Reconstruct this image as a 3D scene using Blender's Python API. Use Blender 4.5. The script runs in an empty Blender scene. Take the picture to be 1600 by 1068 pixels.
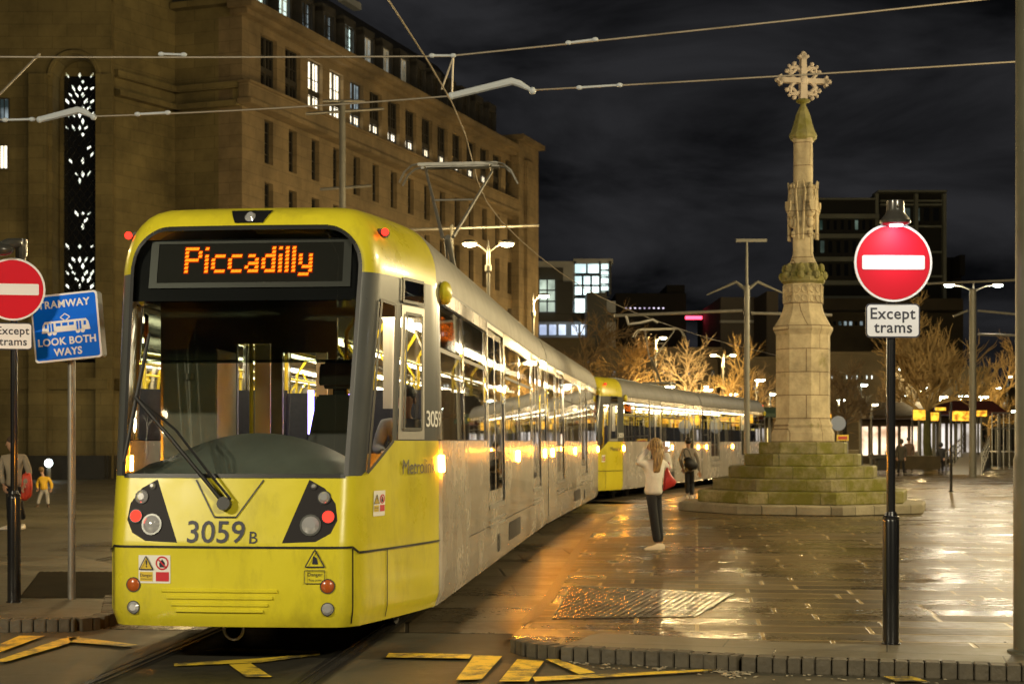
import bpy, bmesh, math, random
from mathutils import Vector, Matrix
random.seed(7)
SC = bpy.context.scene
COL = SC.collection
R = math.radians
F = 2350.0          # focal length of the photograph in its own pixels
HC = 1.65           # eye height

# ---------------------------------------------------------------- camera
cd = bpy.data.cameras.new('camera'); cam = bpy.data.objects.new('camera', cd); COL.objects.link(cam)
cam.location = (0, 0, HC); cam.rotation_euler = (R(90), 0, 0)
cd.sensor_width = 36; cd.lens = F / 1600 * 36
cd.shift_y = 156 / 1600
cd.clip_start = 0.1; cd.clip_end = 3000
cd.dof.use_dof = True; cd.dof.focus_distance = 12.5; cd.dof.aperture_fstop = 4.2
SC.camera = cam
SC.render.engine = 'CYCLES'
SC.render.resolution_x, SC.render.resolution_y = 1024, 683
cy = SC.cycles
cy.use_denoising = True
try: cy.denoiser = 'OPENIMAGEDENOISE'
except Exception: pass
cy.max_bounces = 7; cy.diffuse_bounces = 3; cy.glossy_bounces = 4; cy.transparent_max_bounces = 12
cy.transmission_bounces = 4; cy.caustics_reflective = False; cy.caustics_refractive = False
cy.sample_clamp_indirect = 4.0; cy.sample_clamp_direct = 0
SC.view_settings.view_transform = 'Standard'; SC.view_settings.look = 'None'
SC.view_settings.exposure = 1.08; SC.view_settings.gamma = 1.0

# ---------------------------------------------------------------- night sky: sun below the horizon, cloud lit faintly by the town
w = bpy.data.worlds.new('World'); SC.world = w; w.use_nodes = True
nt = w.node_tree; N = nt.nodes; L = nt.links; N.clear()
out = N.new('ShaderNodeOutputWorld')
sky = N.new('ShaderNodeTexSky'); sky.sky_type = 'NISHITA'; sky.sun_disc = False
sky.sun_elevation = R(-6); sky.sun_rotation = R(250)
b1 = N.new('ShaderNodeBackground'); b1.inputs[1].default_value = 0.006
L.new(sky.outputs[0], b1.inputs[0])
tc = N.new('ShaderNodeTexCoord')
mp = N.new('ShaderNodeMapping'); mp.inputs['Scale'].default_value = (3.2, 3.2, 9.5)
L.new(tc.outputs['Generated'], mp.inputs[0])
nz = N.new('ShaderNodeTexNoise'); nz.inputs['Scale'].default_value = 1.5; nz.inputs['Detail'].default_value = 7
nz.inputs['Roughness'].default_value = 0.55; nz.inputs['Distortion'].default_value = 0.4
L.new(mp.outputs[0], nz.inputs[0])
cr = N.new('ShaderNodeValToRGB')
cr.color_ramp.elements[0].position = 0.43; cr.color_ramp.elements[0].color = (0.0035, 0.0037, 0.0043, 1)
cr.color_ramp.elements[1].position = 0.66; cr.color_ramp.elements[1].color = (0.031, 0.031, 0.034, 1)
L.new(nz.outputs[0], cr.inputs[0])
b2 = N.new('ShaderNodeBackground'); b2.inputs[1].default_value = 0.34
L.new(cr.outputs[0], b2.inputs[0])
ad = N.new('ShaderNodeAddShader'); L.new(b1.outputs[0], ad.inputs[0]); L.new(b2.outputs[0], ad.inputs[1])
L.new(ad.outputs[0], out.inputs[0])

# ---------------------------------------------------------------- helpers
def at(px, py, Y):
    return Vector(((px - 800) / F * Y, Y, HC - (py - 690) / F * Y))
def gp(px, py, z=0.0):
    Y = (HC - z) * F / (py - 690)
    return Vector(((px - 800) / F * Y, Y, z))

class MB:
    def __init__(s): s.v = []; s.f = []; s.m = []; s.mi = 0
    def add(s, vs, fs):
        o = len(s.v); s.v += [tuple(p) for p in vs]
        for f in fs: s.f.append([i + o for i in f]); s.m.append(s.mi)
        return s
    def box(s, c, d, rz=0, M=None):
        hx, hy, hz = d[0]/2, d[1]/2, d[2]/2
        vs = [Vector((x, y, z)) for x in (-hx, hx) for y in (-hy, hy) for z in (-hz, hz)]
        m = Matrix.Translation(Vector(c)) @ Matrix.Rotation(rz, 4, 'Z')
        if M is not None: m = m @ M
        return s.add([m @ v for v in vs], [(0,1,3,2),(4,6,7,5),(0,4,5,1),(2,3,7,6),(0,2,6,4),(1,5,7,3)])
    def bbox(s, a, b):
        return s.box([(a[i]+b[i])/2 for i in range(3)], [abs(b[i]-a[i]) for i in range(3)])
    def prism(s, pts, z0, z1, cap=True):
        n = len(pts); vs = [(p[0], p[1], z0) for p in pts] + [(p[0], p[1], z1) for p in pts]
        fs = [(i, (i+1) % n, n+(i+1) % n, n+i) for i in range(n)]
        if cap: fs += [list(range(n-1, -1, -1)), list(range(n, 2*n))]
        return s.add(vs, fs)
    def extr(s, pts, d):
        n = len(pts); d = Vector(d); P = [Vector(p) for p in pts]
        vs = P + [p + d for p in P]
        return s.add(vs, [(i, (i+1) % n, n+(i+1) % n, n+i) for i in range(n)] + [list(range(n-1, -1, -1)), list(range(n, 2*n))])
    def rings(s, rings, closed=True, cap=True):
        n = len(rings[0]); vs = [p for r in rings for p in r]; fs = []
        for k in range(len(rings)-1):
            for i in range(n if closed else n-1):
                j = (i+1) % n; fs.append((k*n+i, k*n+j, (k+1)*n+j, (k+1)*n+i))
        if cap and closed: fs += [list(range(n-1, -1, -1)), list(range((len(rings)-1)*n, len(rings)*n))]
        return s.add(vs, fs)
    def lathe(s, prof, c=(0,0,0), n=16, M=None, rot=0):
        c = Vector(c); rg = []
        for r, z in prof:
            ring = []
            for i in range(n):
                a = 2*math.pi*i/n + rot
                p = Vector((r*math.cos(a), r*math.sin(a), z))
                ring.append((M @ p if M else p) + c)
            rg.append(ring)
        return s.rings(rg)
    def tube(s, pts, r, n=8, cap=True):
        P = [Vector(p) for p in pts]; rs = r if isinstance(r, (list, tuple)) else [r]*len(P)
        up = Vector((0, 0, 1)); rg = []; pu = None
        for i, p in enumerate(P):
            t = (P[min(i+1, len(P)-1)] - P[max(i-1, 0)])
            if t.length < 1e-9: t = Vector((0,0,1))
            t.normalize()
            if pu is None: pu = t.orthogonal().normalized()
            u = pu - t * pu.dot(t)
            if u.length < 1e-6: u = t.orthogonal()
            u.normalize(); pu = u; v = t.cross(u)
            rg.append([p + (u*math.cos(2*math.pi*k/n) + v*math.sin(2*math.pi*k/n))*rs[i] for k in range(n)])
        return s.rings(rg, cap=cap)
    def ball(s, c, r, n=10, m=6, sc=(1,1,1)):
        rg = []; c = Vector(c)
        for j in range(m+1):
            ph = math.pi*(j/m) ; ph = min(max(ph, 0.02), math.pi-0.02)
            rg.append([c + Vector((r*sc[0]*math.sin(ph)*math.cos(2*math.pi*i/n), r*sc[1]*math.sin(ph)*math.sin(2*math.pi*i/n), -r*sc[2]*math.cos(ph))) for i in range(n)])
        return s.rings(rg)
    def build(s, name, mat, parent=None, smooth=35, M=None, bevel=0):
        me = bpy.data.meshes.new(name)
        vs = [M @ Vector(v) for v in s.v] if M is not None else s.v
        me.from_pydata(vs, [], s.f)
        for mm in (mat if isinstance(mat, (list, tuple)) else [mat]): me.materials.append(mm)
        if isinstance(mat, (list, tuple)): me.polygons.foreach_set('material_index', s.m)
        bm = bmesh.new(); bm.from_mesh(me); bmesh.ops.recalc_face_normals(bm, faces=bm.faces)
        if bevel: bmesh.ops.bevel(bm, geom=[e for e in bm.edges if len(e.link_faces) == 2 and e.calc_face_angle(0) > 0.6], offset=bevel, segments=2, affect='EDGES', clamp_overlap=True)
        bm.to_mesh(me); bm.free()
        if smooth:
            me.polygons.foreach_set('use_smooth', [True]*len(me.polygons))
            me.set_sharp_from_angle(angle=R(smooth))
        o = bpy.data.objects.new(name, me); COL.objects.link(o)
        if parent is not None: o.parent = parent
        return o

def thing(name, label, cat, loc=(0,0,0), rz=0, group=None):
    o = bpy.data.objects.new(name, None); COL.objects.link(o); o.empty_display_size = 0.3
    o.location = loc; o.rotation_euler = (0, 0, rz); o['label'] = label; o['category'] = cat
    if group: o['group'] = group
    return o
def tag(o, label, cat, group=None, kind=None):
    o['label'] = label; o['category'] = cat
    if group: o['group'] = group
    if kind: o['kind'] = kind
    return o
def struct(o, label=None, cat=None):
    o['kind'] = 'structure'
    if label: o['label'] = label; o['category'] = cat or o.name.replace('_', ' ')
    return o
def dup(root, loc=None, rz=None, label=None, group=None):
    r = root.copy(); COL.objects.link(r)
    if loc is not None: r.location = loc
    if rz is not None: r.rotation_euler = (0, 0, rz)
    if label: r['label'] = label
    if group: r['group'] = group
    def rec(a, b):
        for ch in a.children:
            c = ch.copy(); COL.objects.link(c); c.parent = b; rec(ch, c)
    rec(root, r)
    return r

# ---------------------------------------------------------------- materials
def mat(name, col, rough=0.5, metal=0.0, var=0.0, vscale=3.0, bump=0.0, bscale=30.0, coat=0.0, emit=None, es=1.0, rvar=0.0, spec=None):
    m = bpy.data.materials.new(name); m.use_nodes = True
    nt = m.node_tree; N = nt.nodes; L = nt.links; b = N['Principled BSDF']
    b.inputs['Base Color'].default_value = (*col, 1); b.inputs['Roughness'].default_value = rough; b.inputs['Metallic'].default_value = metal
    if coat: b.inputs['Coat Weight'].default_value = coat; b.inputs['Coat Roughness'].default_value = 0.06
    if spec is not None: b.inputs['Specular IOR Level'].default_value = spec
    if emit: b.inputs['Emission Color'].default_value = (*emit, 1); b.inputs['Emission Strength'].default_value = es
    if var or bump or rvar:
        t = N.new('ShaderNodeTexCoord')
        if var or rvar:
            n = N.new('ShaderNodeTexNoise'); n.inputs['Scale'].default_value = vscale; n.inputs['Detail'].default_value = 6; n.inputs['Roughness'].default_value = 0.65
            L.new(t.outputs['Object'], n.inputs[0])
        if var:
            r = N.new('ShaderNodeMapRange'); r.inputs[1].default_value = 0.3; r.inputs[2].default_value = 0.7
            r.inputs[3].default_value = 1 - var; r.inputs[4].default_value = 1 + var*0.6
            L.new(n.outputs[0], r.inputs[0])
            x = N.new('ShaderNodeMix'); x.data_type = 'RGBA'; x.blend_type = 'MULTIPLY'; x.inputs[0].default_value = 1
            x.inputs[6].default_value = (*col, 1); L.new(r.outputs[0], x.inputs[7]); L.new(x.outputs[2], b.inputs['Base Color'])
        if rvar:
            r = N.new('ShaderNodeMapRange'); r.inputs[1].default_value = 0.3; r.inputs[2].default_value = 0.7
            r.inputs[3].default_value = max(0.02, rough - rvar); r.inputs[4].default_value = rough + rvar
            L.new(n.outputs[0], r.inputs[0]); L.new(r.outputs[0], b.inputs['Roughness'])
        if bump:
            n2 = N.new('ShaderNodeTexNoise'); n2.inputs['Scale'].default_value = bscale; n2.inputs['Detail'].default_value = 5
            L.new(t.outputs['Object'], n2.inputs[0])
            bp = N.new('ShaderNodeBump'); bp.inputs['Strength'].default_value = bump; bp.inputs['Distance'].default_value = 0.02
            L.new(n2.outputs[0], bp.inputs['Height']); L.new(bp.outputs[0], b.inputs['Normal'])
    return m
def emat(name, col, s):
    m = bpy.data.materials.new(name); m.use_nodes = True; N = m.node_tree.nodes; L = m.node_tree.links; N.clear()
    o = N.new('ShaderNodeOutputMaterial'); e = N.new('ShaderNodeEmission'); e.inputs[0].default_value = (*col, 1); e.inputs[1].default_value = s
    L.new(e.outputs[0], o.inputs[0]); return m
def emat_var(name, c0, c1, s, scale=1.2):
    """a lit interior seen through glass: brightness varies from place to place"""
    m = emat(name, c1, s); N = m.node_tree.nodes; L = m.node_tree.links
    e = [n for n in N if n.type == 'EMISSION'][0]
    t = N.new('ShaderNodeTexCoord'); n = N.new('ShaderNodeTexNoise'); n.inputs['Scale'].default_value = scale; n.inputs['Detail'].default_value = 4
    r = N.new('ShaderNodeValToRGB'); r.color_ramp.elements[0].position = 0.36; r.color_ramp.elements[1].position = 0.62
    r.color_ramp.elements[0].color = (*c0, 1); r.color_ramp.elements[1].color = (*c1, 1)
    L.new(t.outputs['Object'], n.inputs[0]); L.new(n.outputs[0], r.inputs[0]); L.new(r.outputs[0], e.inputs[0]); return m
def dirty(m, col, lo, hi, amt, sc=(1, 1, 1), scale=2.2):
    """road film: a brown tint in patches and streaks over the paint"""
    nt = m.node_tree; N = nt.nodes; L = nt.links; b = N['Principled BSDF']; t = N.new('ShaderNodeTexCoord'); mp = N.new('ShaderNodeMapping'); mp.inputs['Scale'].default_value = sc
    L.new(t.outputs['Object'], mp.inputs[0]); n = N.new('ShaderNodeTexNoise'); n.inputs['Scale'].default_value = scale; n.inputs['Detail'].default_value = 9; n.inputs['Roughness'].default_value = .72; L.new(mp.outputs[0], n.inputs[0])
    r = N.new('ShaderNodeMapRange'); r.inputs[1].default_value = lo; r.inputs[2].default_value = hi; r.inputs[4].default_value = amt; L.new(n.outputs[0], r.inputs[0])
    x = N.new('ShaderNodeMix'); x.data_type = 'RGBA'; L.new(r.outputs[0], x.inputs[0]); src = b.inputs['Base Color'].links[0].from_socket if b.inputs['Base Color'].links else None
    if src: L.new(src, x.inputs[6])
    else: x.inputs[6].default_value = b.inputs['Base Color'].default_value
    x.inputs[7].default_value = (*col, 1); L.new(x.outputs[2], b.inputs['Base Color']); return m
def glassmat(name, tint, ior=1.5, rough=0.02, boost=1.0):
    m = bpy.data.materials.new(name); m.use_nodes = True; N = m.node_tree.nodes; L = m.node_tree.links; N.clear()
    o = N.new('ShaderNodeOutputMaterial'); t = N.new('ShaderNodeBsdfTransparent'); t.inputs[0].default_value = (*tint, 1)
    g = N.new('ShaderNodeBsdfGlossy'); g.inputs[1].default_value = rough; g.inputs[0].default_value = (1, 1, 1, 1)
    f = N.new('ShaderNodeFresnel'); f.inputs[0].default_value = ior; mx = N.new('ShaderNodeMixShader')
    mu = N.new('ShaderNodeMath'); mu.operation = 'MULTIPLY'; mu.inputs[1].default_value = boost; mu.use_clamp = True
    L.new(f.outputs[0], mu.inputs[0]); L.new(mu.outputs[0], mx.inputs[0]); L.new(t.outputs[0], mx.inputs[1]); L.new(g.outputs[0], mx.inputs[2]); L.new(mx.outputs[0], o.inputs[0])
    return m

def stone(name, c, mort, bw, bh, var=0.25, rough=0.85, moss=None, axes='XZ', bump=0.25, mscale=0.9, msize=0.012, rot=0.0):
    """ashlar: coursed blocks with thin joints, staining and (on the monument) moss"""
    m = bpy.data.materials.new(name); m.use_nodes = True
    nt = m.node_tree; N = nt.nodes; L = nt.links; b = N['Principled BSDF']; b.inputs['Roughness'].default_value = rough
    t = N.new('ShaderNodeTexCoord'); sx = N.new('ShaderNodeSeparateXYZ'); L.new(t.outputs['Object'], sx.inputs[0])
    cx = N.new('ShaderNodeCombineXYZ')
    s2 = N.new('ShaderNodeMath'); s2.operation = 'ADD'; L.new(sx.outputs[0], s2.inputs[0]); L.new(sx.outputs[1], s2.inputs[1])
    L.new(s2.outputs[0], cx.inputs[0]); L.new(sx.outputs[2], cx.inputs[1])
    br = N.new('ShaderNodeTexBrick'); br.inputs['Scale'].default_value = 1; br.inputs['Brick Width'].default_value = bw; br.inputs['Row Height'].default_value = bh
    br.inputs['Mortar Size'].default_value = msize; br.inputs['Mortar Smooth'].default_value = 0.3; br.inputs['Bias'].default_value = 0
    br.inputs['Color1'].default_value = (*[x*(1-var) for x in c], 1); br.inputs['Color2'].default_value = (*[x*(1+var*0.5) for x in c], 1); br.inputs['Mortar'].default_value = (*mort, 1)
    L.new(cx.outputs[0], br.inputs[0])
    n = N.new('ShaderNodeTexNoise'); n.inputs['Scale'].default_value = mscale; n.inputs['Detail'].default_value = 8; n.inputs['Roughness'].default_value = 0.7
    L.new(t.outputs['Object'], n.inputs[0])
    r = N.new('ShaderNodeMapRange'); r.inputs[1].default_value = 0.32; r.inputs[2].default_value = 0.68; r.inputs[3].default_value = 0.36; r.inputs[4].default_value = 1.22
    L.new(n.outputs[0], r.inputs[0])
    x = N.new('ShaderNodeMix'); x.data_type = 'RGBA'; x.blend_type = 'MULTIPLY'; x.inputs[0].default_value = 0.85
    L.new(br.outputs[0], x.inputs[6]); L.new(r.outputs[0], x.inputs[7]); last = x.outputs[2]
    if moss:
        n3 = N.new('ShaderNodeTexNoise'); n3.inputs['Scale'].default_value = 1.7; n3.inputs['Detail'].default_value = 9; n3.inputs['Roughness'].default_value = 0.72
        L.new(t.outputs['Object'], n3.inputs[0])
        rr = N.new('ShaderNodeMapRange'); rr.inputs[1].default_value = moss[1]; rr.inputs[2].default_value = moss[1] + 0.16
        L.new(n3.outputs[0], rr.inputs[0])
        y = N.new('ShaderNodeMix'); y.data_type = 'RGBA'; L.new(rr.outputs[0], y.inputs[0]); L.new(last, y.inputs[6]); y.inputs[7].default_value = (*moss[0], 1); last = y.outputs[2]
    L.new(last, b.inputs['Base Color'])
    n2 = N.new('ShaderNodeTexNoise'); n2.inputs['Scale'].default_value = 14; n2.inputs['Detail'].default_value = 6; L.new(t.outputs['Object'], n2.inputs[0])
    mm = N.new('ShaderNodeMath'); mm.operation = 'SUBTRACT'; L.new(n2.outputs[0], mm.inputs[0]); L.new(br.outputs['Fac'], mm.inputs[1])
    bp = N.new('ShaderNodeBump'); bp.inputs['Strength'].default_value = bump; bp.inputs['Distance'].default_value = 0.03
    L.new(mm.outputs[0], bp.inputs['Height']); L.new(bp.outputs[0], b.inputs['Normal'])
    return m

YEL = mat('tram_yellow', (0.66, 0.575, 0.026), 0.34, var=0.10, vscale=1.5, coat=0.35, rvar=0.10, bump=0.04, bscale=3)
SIL = mat('tram_silver', (0.70, 0.645, 0.56), 0.24, 0.42, var=0.10, vscale=1.1, rvar=0.09, coat=0.25)
dirty(YEL, (.16, .12, .03), .50, .74, .42, (1, 1, .35), 3.0); dirty(SIL, (.13, .10, .07), .50, .74, .34, (1.2, 1.2, .3), 1.6)
RFS = mat('roof_silver', (0.22, 0.21, 0.18), 0.55, 0.2, var=0.2)
GRY = mat('tram_grey', (0.115, 0.12, 0.115), 0.28, 0.2, var=0.1, coat=0.4)
BLK = mat('black_rubber', (0.012, 0.012, 0.012), 0.45, var=0.2)
GLB = mat('gloss_black', (0.012, 0.012, 0.013), 0.12, coat=0.4)
ALU = mat('aluminium', (0.55, 0.53, 0.5), 0.32, 0.7, var=0.1)
DKG = mat('dark_grey_plastic', (0.045, 0.043, 0.045), 0.38, var=0.15)
SKR = mat('undergear', (0.02, 0.018, 0.016), 0.7, var=0.3)
GLS = glassmat('tram_window_glass', (0.80, 0.82, 0.76), 1.52, 0.015, 1.6)
WSC = glassmat('windscreen_glass', (0.76, 0.80, 0.76), 1.45, 0.01, 0.85)
CREAM = mat('interior_panel', (0.62, 0.57, 0.47), 0.5, var=0.06)
SEATM = mat('seat_fabric', (0.030, 0.031, 0.040), 0.9, var=0.3, vscale=20)
POLEY = mat('grab_pole_yellow', (0.75, 0.55, 0.03), 0.35)
EMI_IN = emat('interior_light', (1.0, 0.84, 0.58), 10.0)
LED = emat('led_amber', (1.0, 0.17, 0.008), 1.7)
LEDR = emat('lamp_red', (1.0, 0.018, 0.010), 2.6)
AMB = emat('lamp_amber', (1.0, 0.34, 0.02), 210.0)
LAMPW = emat('lamp_warm', (1.0, 0.80, 0.50), 26.0)
LAMPC = emat('lamp_cool', (0.85, 1.0, 0.88), 20.0)
WHT = mat('white_paint', (0.78, 0.78, 0.76), 0.45)
SGNW = mat('sign_white', (0.74, 0.75, 0.80), 0.55, spec=.2)
SGNR = mat('sign_red', (0.56, 0.006, 0.022), 0.55, var=0.04, spec=.15)
SGNB = mat('sign_blue', (0.001, 0.135, 0.84), 0.55, spec=.1)
NAVY = mat('sign_lettering', (0.012, 0.014, 0.035), 0.5)
PBLK = mat('post_black', (0.010, 0.010, 0.011), 0.22, coat=0.5)
STEEL = mat('galvanised_steel', (0.30, 0.29, 0.26), 0.42, 0.6, var=0.2, vscale=8)
PSTL = mat('painted_steel', (0.17, 0.165, 0.14), 0.5, 0.1, var=0.15)
WIRE = mat('wire', (0.34, 0.30, 0.24), 0.45, 0.5)
INSL = mat('insulator_grey', (0.55, 0.60, 0.66), 0.4)
# ---------------------------------------------------------------- ground
def paving(name, c, bw, bh, rot, var=0.3, rough=(0.13, 0.42), msize=0.012, bump=0.35, mort=0.25, stretch=1.0, off=0.5, mscale=0.35, tilt=0.0):
    """wet stone slabs: each slab its own tone and gloss, open joints, broad damp and dry patches"""
    m = bpy.data.materials.new(name); m.use_nodes = True
    nt = m.node_tree; N = nt.nodes; L = nt.links; b = N['Principled BSDF']; b.inputs['Specular IOR Level'].default_value = 0.36
    t = N.new('ShaderNodeTexCoord'); mp = N.new('ShaderNodeMapping'); mp.inputs['Rotation'].default_value = (0, 0, rot); L.new(t.outputs['Object'], mp.inputs[0])
    br = N.new('ShaderNodeTexBrick'); br.inputs['Scale'].default_value = 1; br.inputs['Brick Width'].default_value = bw; br.inputs['Row Height'].default_value = bh
    br.inputs['Mortar Size'].default_value = msize; br.inputs['Mortar Smooth'].default_value = 0.35; br.inputs['Bias'].default_value = 0; br.offset = off; br.squash = 1.35; br.squash_frequency = 3
    br.inputs['Color1'].default_value = (0, 0, 0, 1); br.inputs['Color2'].default_value = (1, 1, 1, 1); br.inputs['Mortar'].default_value = (0.5, 0.5, 0.5, 1)
    L.new(mp.outputs[0], br.inputs[0])
    n = N.new('ShaderNodeTexNoise'); n.inputs['Scale'].default_value = mscale; n.inputs['Detail'].default_value = 7; n.inputs['Roughness'].default_value = 0.6; L.new(t.outputs['Object'], n.inputs[0])
    n2 = N.new('ShaderNodeTexNoise'); n2.inputs['Scale'].default_value = 9; n2.inputs['Detail'].default_value = 8; n2.inputs['Roughness'].default_value = 0.7; L.new(t.outputs['Object'], n2.inputs[0])
    bw_ = N.new('ShaderNodeRGBToBW'); L.new(br.outputs[0], bw_.inputs[0])
    def rng(src, a0, a1, b0, b1):
        r = N.new('ShaderNodeMapRange'); r.inputs[1].default_value = a0; r.inputs[2].default_value = a1; r.inputs[3].default_value = b0; r.inputs[4].default_value = b1; L.new(src, r.inputs[0]); return r.outputs[0]
    def ma(op, a, c2):
        q = N.new('ShaderNodeMath'); q.operation = op
        for i, v in enumerate((a, c2)):
            if isinstance(v, (int, float)): q.inputs[i].default_value = v
            else: L.new(v, q.inputs[i])
        return q.outputs[0]
    tone = ma('MULTIPLY', rng(bw_.outputs[0], 0, 1, 1 - var, 1 + var), rng(n.outputs[0], 0.3, 0.7, 0.72, 1.2))
    tone = ma('MULTIPLY', tone, rng(n2.outputs[0], 0.3, 0.7, 0.82, 1.15))
    tone = ma('MULTIPLY', tone, rng(br.outputs['Fac'], 0, 1, 1, mort))
    x = N.new('ShaderNodeMix'); x.data_type = 'RGBA'; x.blend_type = 'MULTIPLY'; x.inputs[0].default_value = 1; x.inputs[6].default_value = (*c, 1); L.new(tone, x.inputs[7]); L.new(x.outputs[2], b.inputs['Base Color'])
    ro = ma('ADD', rng(n.outputs[0], 0.36, 0.62, rough[0], rough[1]), rng(bw_.outputs[0], 0, 1, -0.05, 0.08))
    ro = ma('MAXIMUM', ma('ADD', ro, rng(n2.outputs[0], 0.3, 0.7, -0.05, 0.08)), 0.06); L.new(ro, b.inputs['Roughness'])
    h = ma('ADD', ma('MULTIPLY', n2.outputs[0], 0.12), ma('MULTIPLY', br.outputs['Fac'], -0.8))
    h = ma('ADD', h, ma('MULTIPLY', bw_.outputs[0], 0.12))
    mp2 = N.new('ShaderNodeMapping'); mp2.inputs['Rotation'].default_value = (0, 0, rot); mp2.inputs['Scale'].default_value = (0.7, 5.5, 1); L.new(t.outputs['Object'], mp2.inputs[0])
    n4 = N.new('ShaderNodeTexNoise'); n4.inputs['Scale'].default_value = 1.0; n4.inputs['Detail'].default_value = 3; L.new(mp2.outputs[0], n4.inputs[0])
    h = ma('ADD', h, ma('MULTIPLY', n4.outputs[0], 0.55 * stretch))
    bp = N.new('ShaderNodeBump'); bp.inputs['Strength'].default_value = bump; bp.inputs['Distance'].default_value = 0.02; L.new(h, bp.inputs['Height']); L.new(bp.outputs[0], b.inputs['Normal'])
    if tilt:    # no two slabs lie quite level
        wn = N.new('ShaderNodeTexWhiteNoise'); wn.noise_dimensions = '1D'; L.new(bw_.outputs[0], wn.inputs['W'])
        v1 = N.new('ShaderNodeVectorMath'); v1.operation = 'SUBTRACT'; v1.inputs[1].default_value = (.5, .5, .5); L.new(wn.outputs['Color'], v1.inputs[0])
        v2 = N.new('ShaderNodeVectorMath'); v2.operation = 'MULTIPLY'; v2.inputs[1].default_value = (tilt, tilt, 0); L.new(v1.outputs[0], v2.inputs[0])
        ge = N.new('ShaderNodeNewGeometry'); v3 = N.new('ShaderNodeVectorMath'); v3.operation = 'ADD'; L.new(ge.outputs['Normal'], v3.inputs[0]); L.new(v2.outputs[0], v3.inputs[1])
        v4 = N.new('ShaderNodeVectorMath'); v4.operation = 'NORMALIZE'; L.new(v3.outputs[0], v4.inputs[0]); L.new(v4.outputs[0], bp.inputs['Normal'])
    return m
ASPH = paving('wet_asphalt', (0.085, 0.076, 0.048), 400, 400, 0, var=0.0, rough=(0.46, 0.78), bump=0.6, mscale=0.5, stretch=0.3)
LANE = paving('wet_concrete_lane', (0.115, 0.094, 0.060), 2.4, 1.15, R(-4), var=0.2, rough=(0.20, 0.46), bump=0.4, msize=0.02, tilt=0.03)
PLAZA = paving('wet_stone_slabs', (0.080, 0.057, 0.022), 1.05, 0.46, R(7), var=0.5, rough=(0.16, 0.40), bump=0.45, msize=0.021, mort=4.0, tilt=0.055, stretch=1.3)  # joints painted pale to stand for the shine of water in them
KERBM = paving('kerb_slabs', (0.16, 0.14, 0.092), 1.2, 0.6, R(14), var=0.15, rough=(0.32, 0.55), bump=0.3, msize=0.008)
SETT = mat('granite_setts', (0.085, 0.070, 0.045), 0.6, var=0.35, vscale=7, bump=0.4, bscale=25)
TACT = mat('corduroy_paving', (0.028, 0.023, 0.014), 0.2, var=0.3, vscale=2, bump=0.2, bscale=40, rvar=0.1)
RAILM = mat('rail_steel', (0.42, 0.40, 0.37), 0.22, 0.9, var=0.2, vscale=2)
GROOV = mat('rail_groove', (0.012, 0.011, 0.010), 0.5, var=0.3)
BEDM = paving('dark_track_bed', (0.036, 0.033, 0.024), 400, 400, 0, var=0, rough=(0.32, 0.6), bump=0.5, stretch=0.3)

def worn_paint():
    m = mat('yellow_road_paint', (0.80, 0.57, 0.045), 0.5); nt = m.node_tree; N = nt.nodes; L = nt.links; b = N['Principled BSDF']
    t = N.new('ShaderNodeTexCoord'); n = N.new('ShaderNodeTexNoise'); n.inputs['Scale'].default_value = 3.2; n.inputs['Detail'].default_value = 10; n.inputs['Roughness'].default_value = 0.78
    L.new(t.outputs['Object'], n.inputs[0]); r = N.new('ShaderNodeValToRGB'); r.color_ramp.elements[0].position = 0.47; r.color_ramp.elements[1].position = 0.60
    r.color_ramp.elements[0].color = (0.80, 0.57, 0.045, 1); r.color_ramp.elements[1].color = (0.10, 0.085, 0.05, 1); L.new(n.outputs[0], r.inputs[0]); L.new(r.outputs[0], b.inputs['Base Color']); return m
YPAINT = worn_paint()

TRK = [(-4.2, -10), (-3.12, 0), (-2.06, 10.94), (-0.715, 24.97), (1.02, 38.96), (1.42, 41.6), (5.65, 55.05), (10.5, 68.3), (20, 92), (40, 135)]
def trk(Y):
    for (x0, y0), (x1, y1) in zip(TRK, TRK[1:]):
        if Y <= y1: return x0 + (x1 - x0) * (Y - y0) / (y1 - y0)
    return TRK[-1][0]
def smooth_pts(pts, n=6):
    out = []
    for i in range(len(pts)-1):
        p0 = Vector(pts[max(i-1, 0)]); p1 = Vector(pts[i]); p2 = Vector(pts[i+1]); p3 = Vector(pts[min(i+2, len(pts)-1)])
        for k in range(n):
            t = k/n; out.append(0.5*((2*p1) + (p2-p0)*t + (2*p0-5*p1+4*p2-p3)*t*t + (3*p1-p0-3*p2+p3)*t**3))
    out.append(Vector(pts[-1])); return out
TRS = smooth_pts(TRK, 6)
def ribbon(pts, o0, o1, z):
    """flat strip beside a centre line, between two sideways offsets"""
    vs = []; n = len(pts)
    for i, p in enumerate(pts):
        t = (Vector(pts[min(i+1, n-1)]) - Vector(pts[max(i-1, 0)])).normalized(); nr = Vector((t.y, -t.x))
        for o in (o0, o1): vs.append((p[0] + nr.x*o, p[1] + nr.y*o, z))
    return vs, [(2*i, 2*i+1, 2*i+3, 2*i+2) for i in range(n-1)]

g = MB()
xs = [-900, -60, -30, 0, 30, 60, 900]; ys = [-300, -20, 0, 30, 60, 120, 1500]
for i in range(6):
    for j in range(6): g.add([(xs[i], ys[j], 0), (xs[i+1], ys[j], 0), (xs[i+1], ys[j+1], 0), (xs[i], ys[j+1], 0)], [(0, 1, 2, 3)])
struct(g.build('ground', ASPH, smooth=0))

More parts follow.
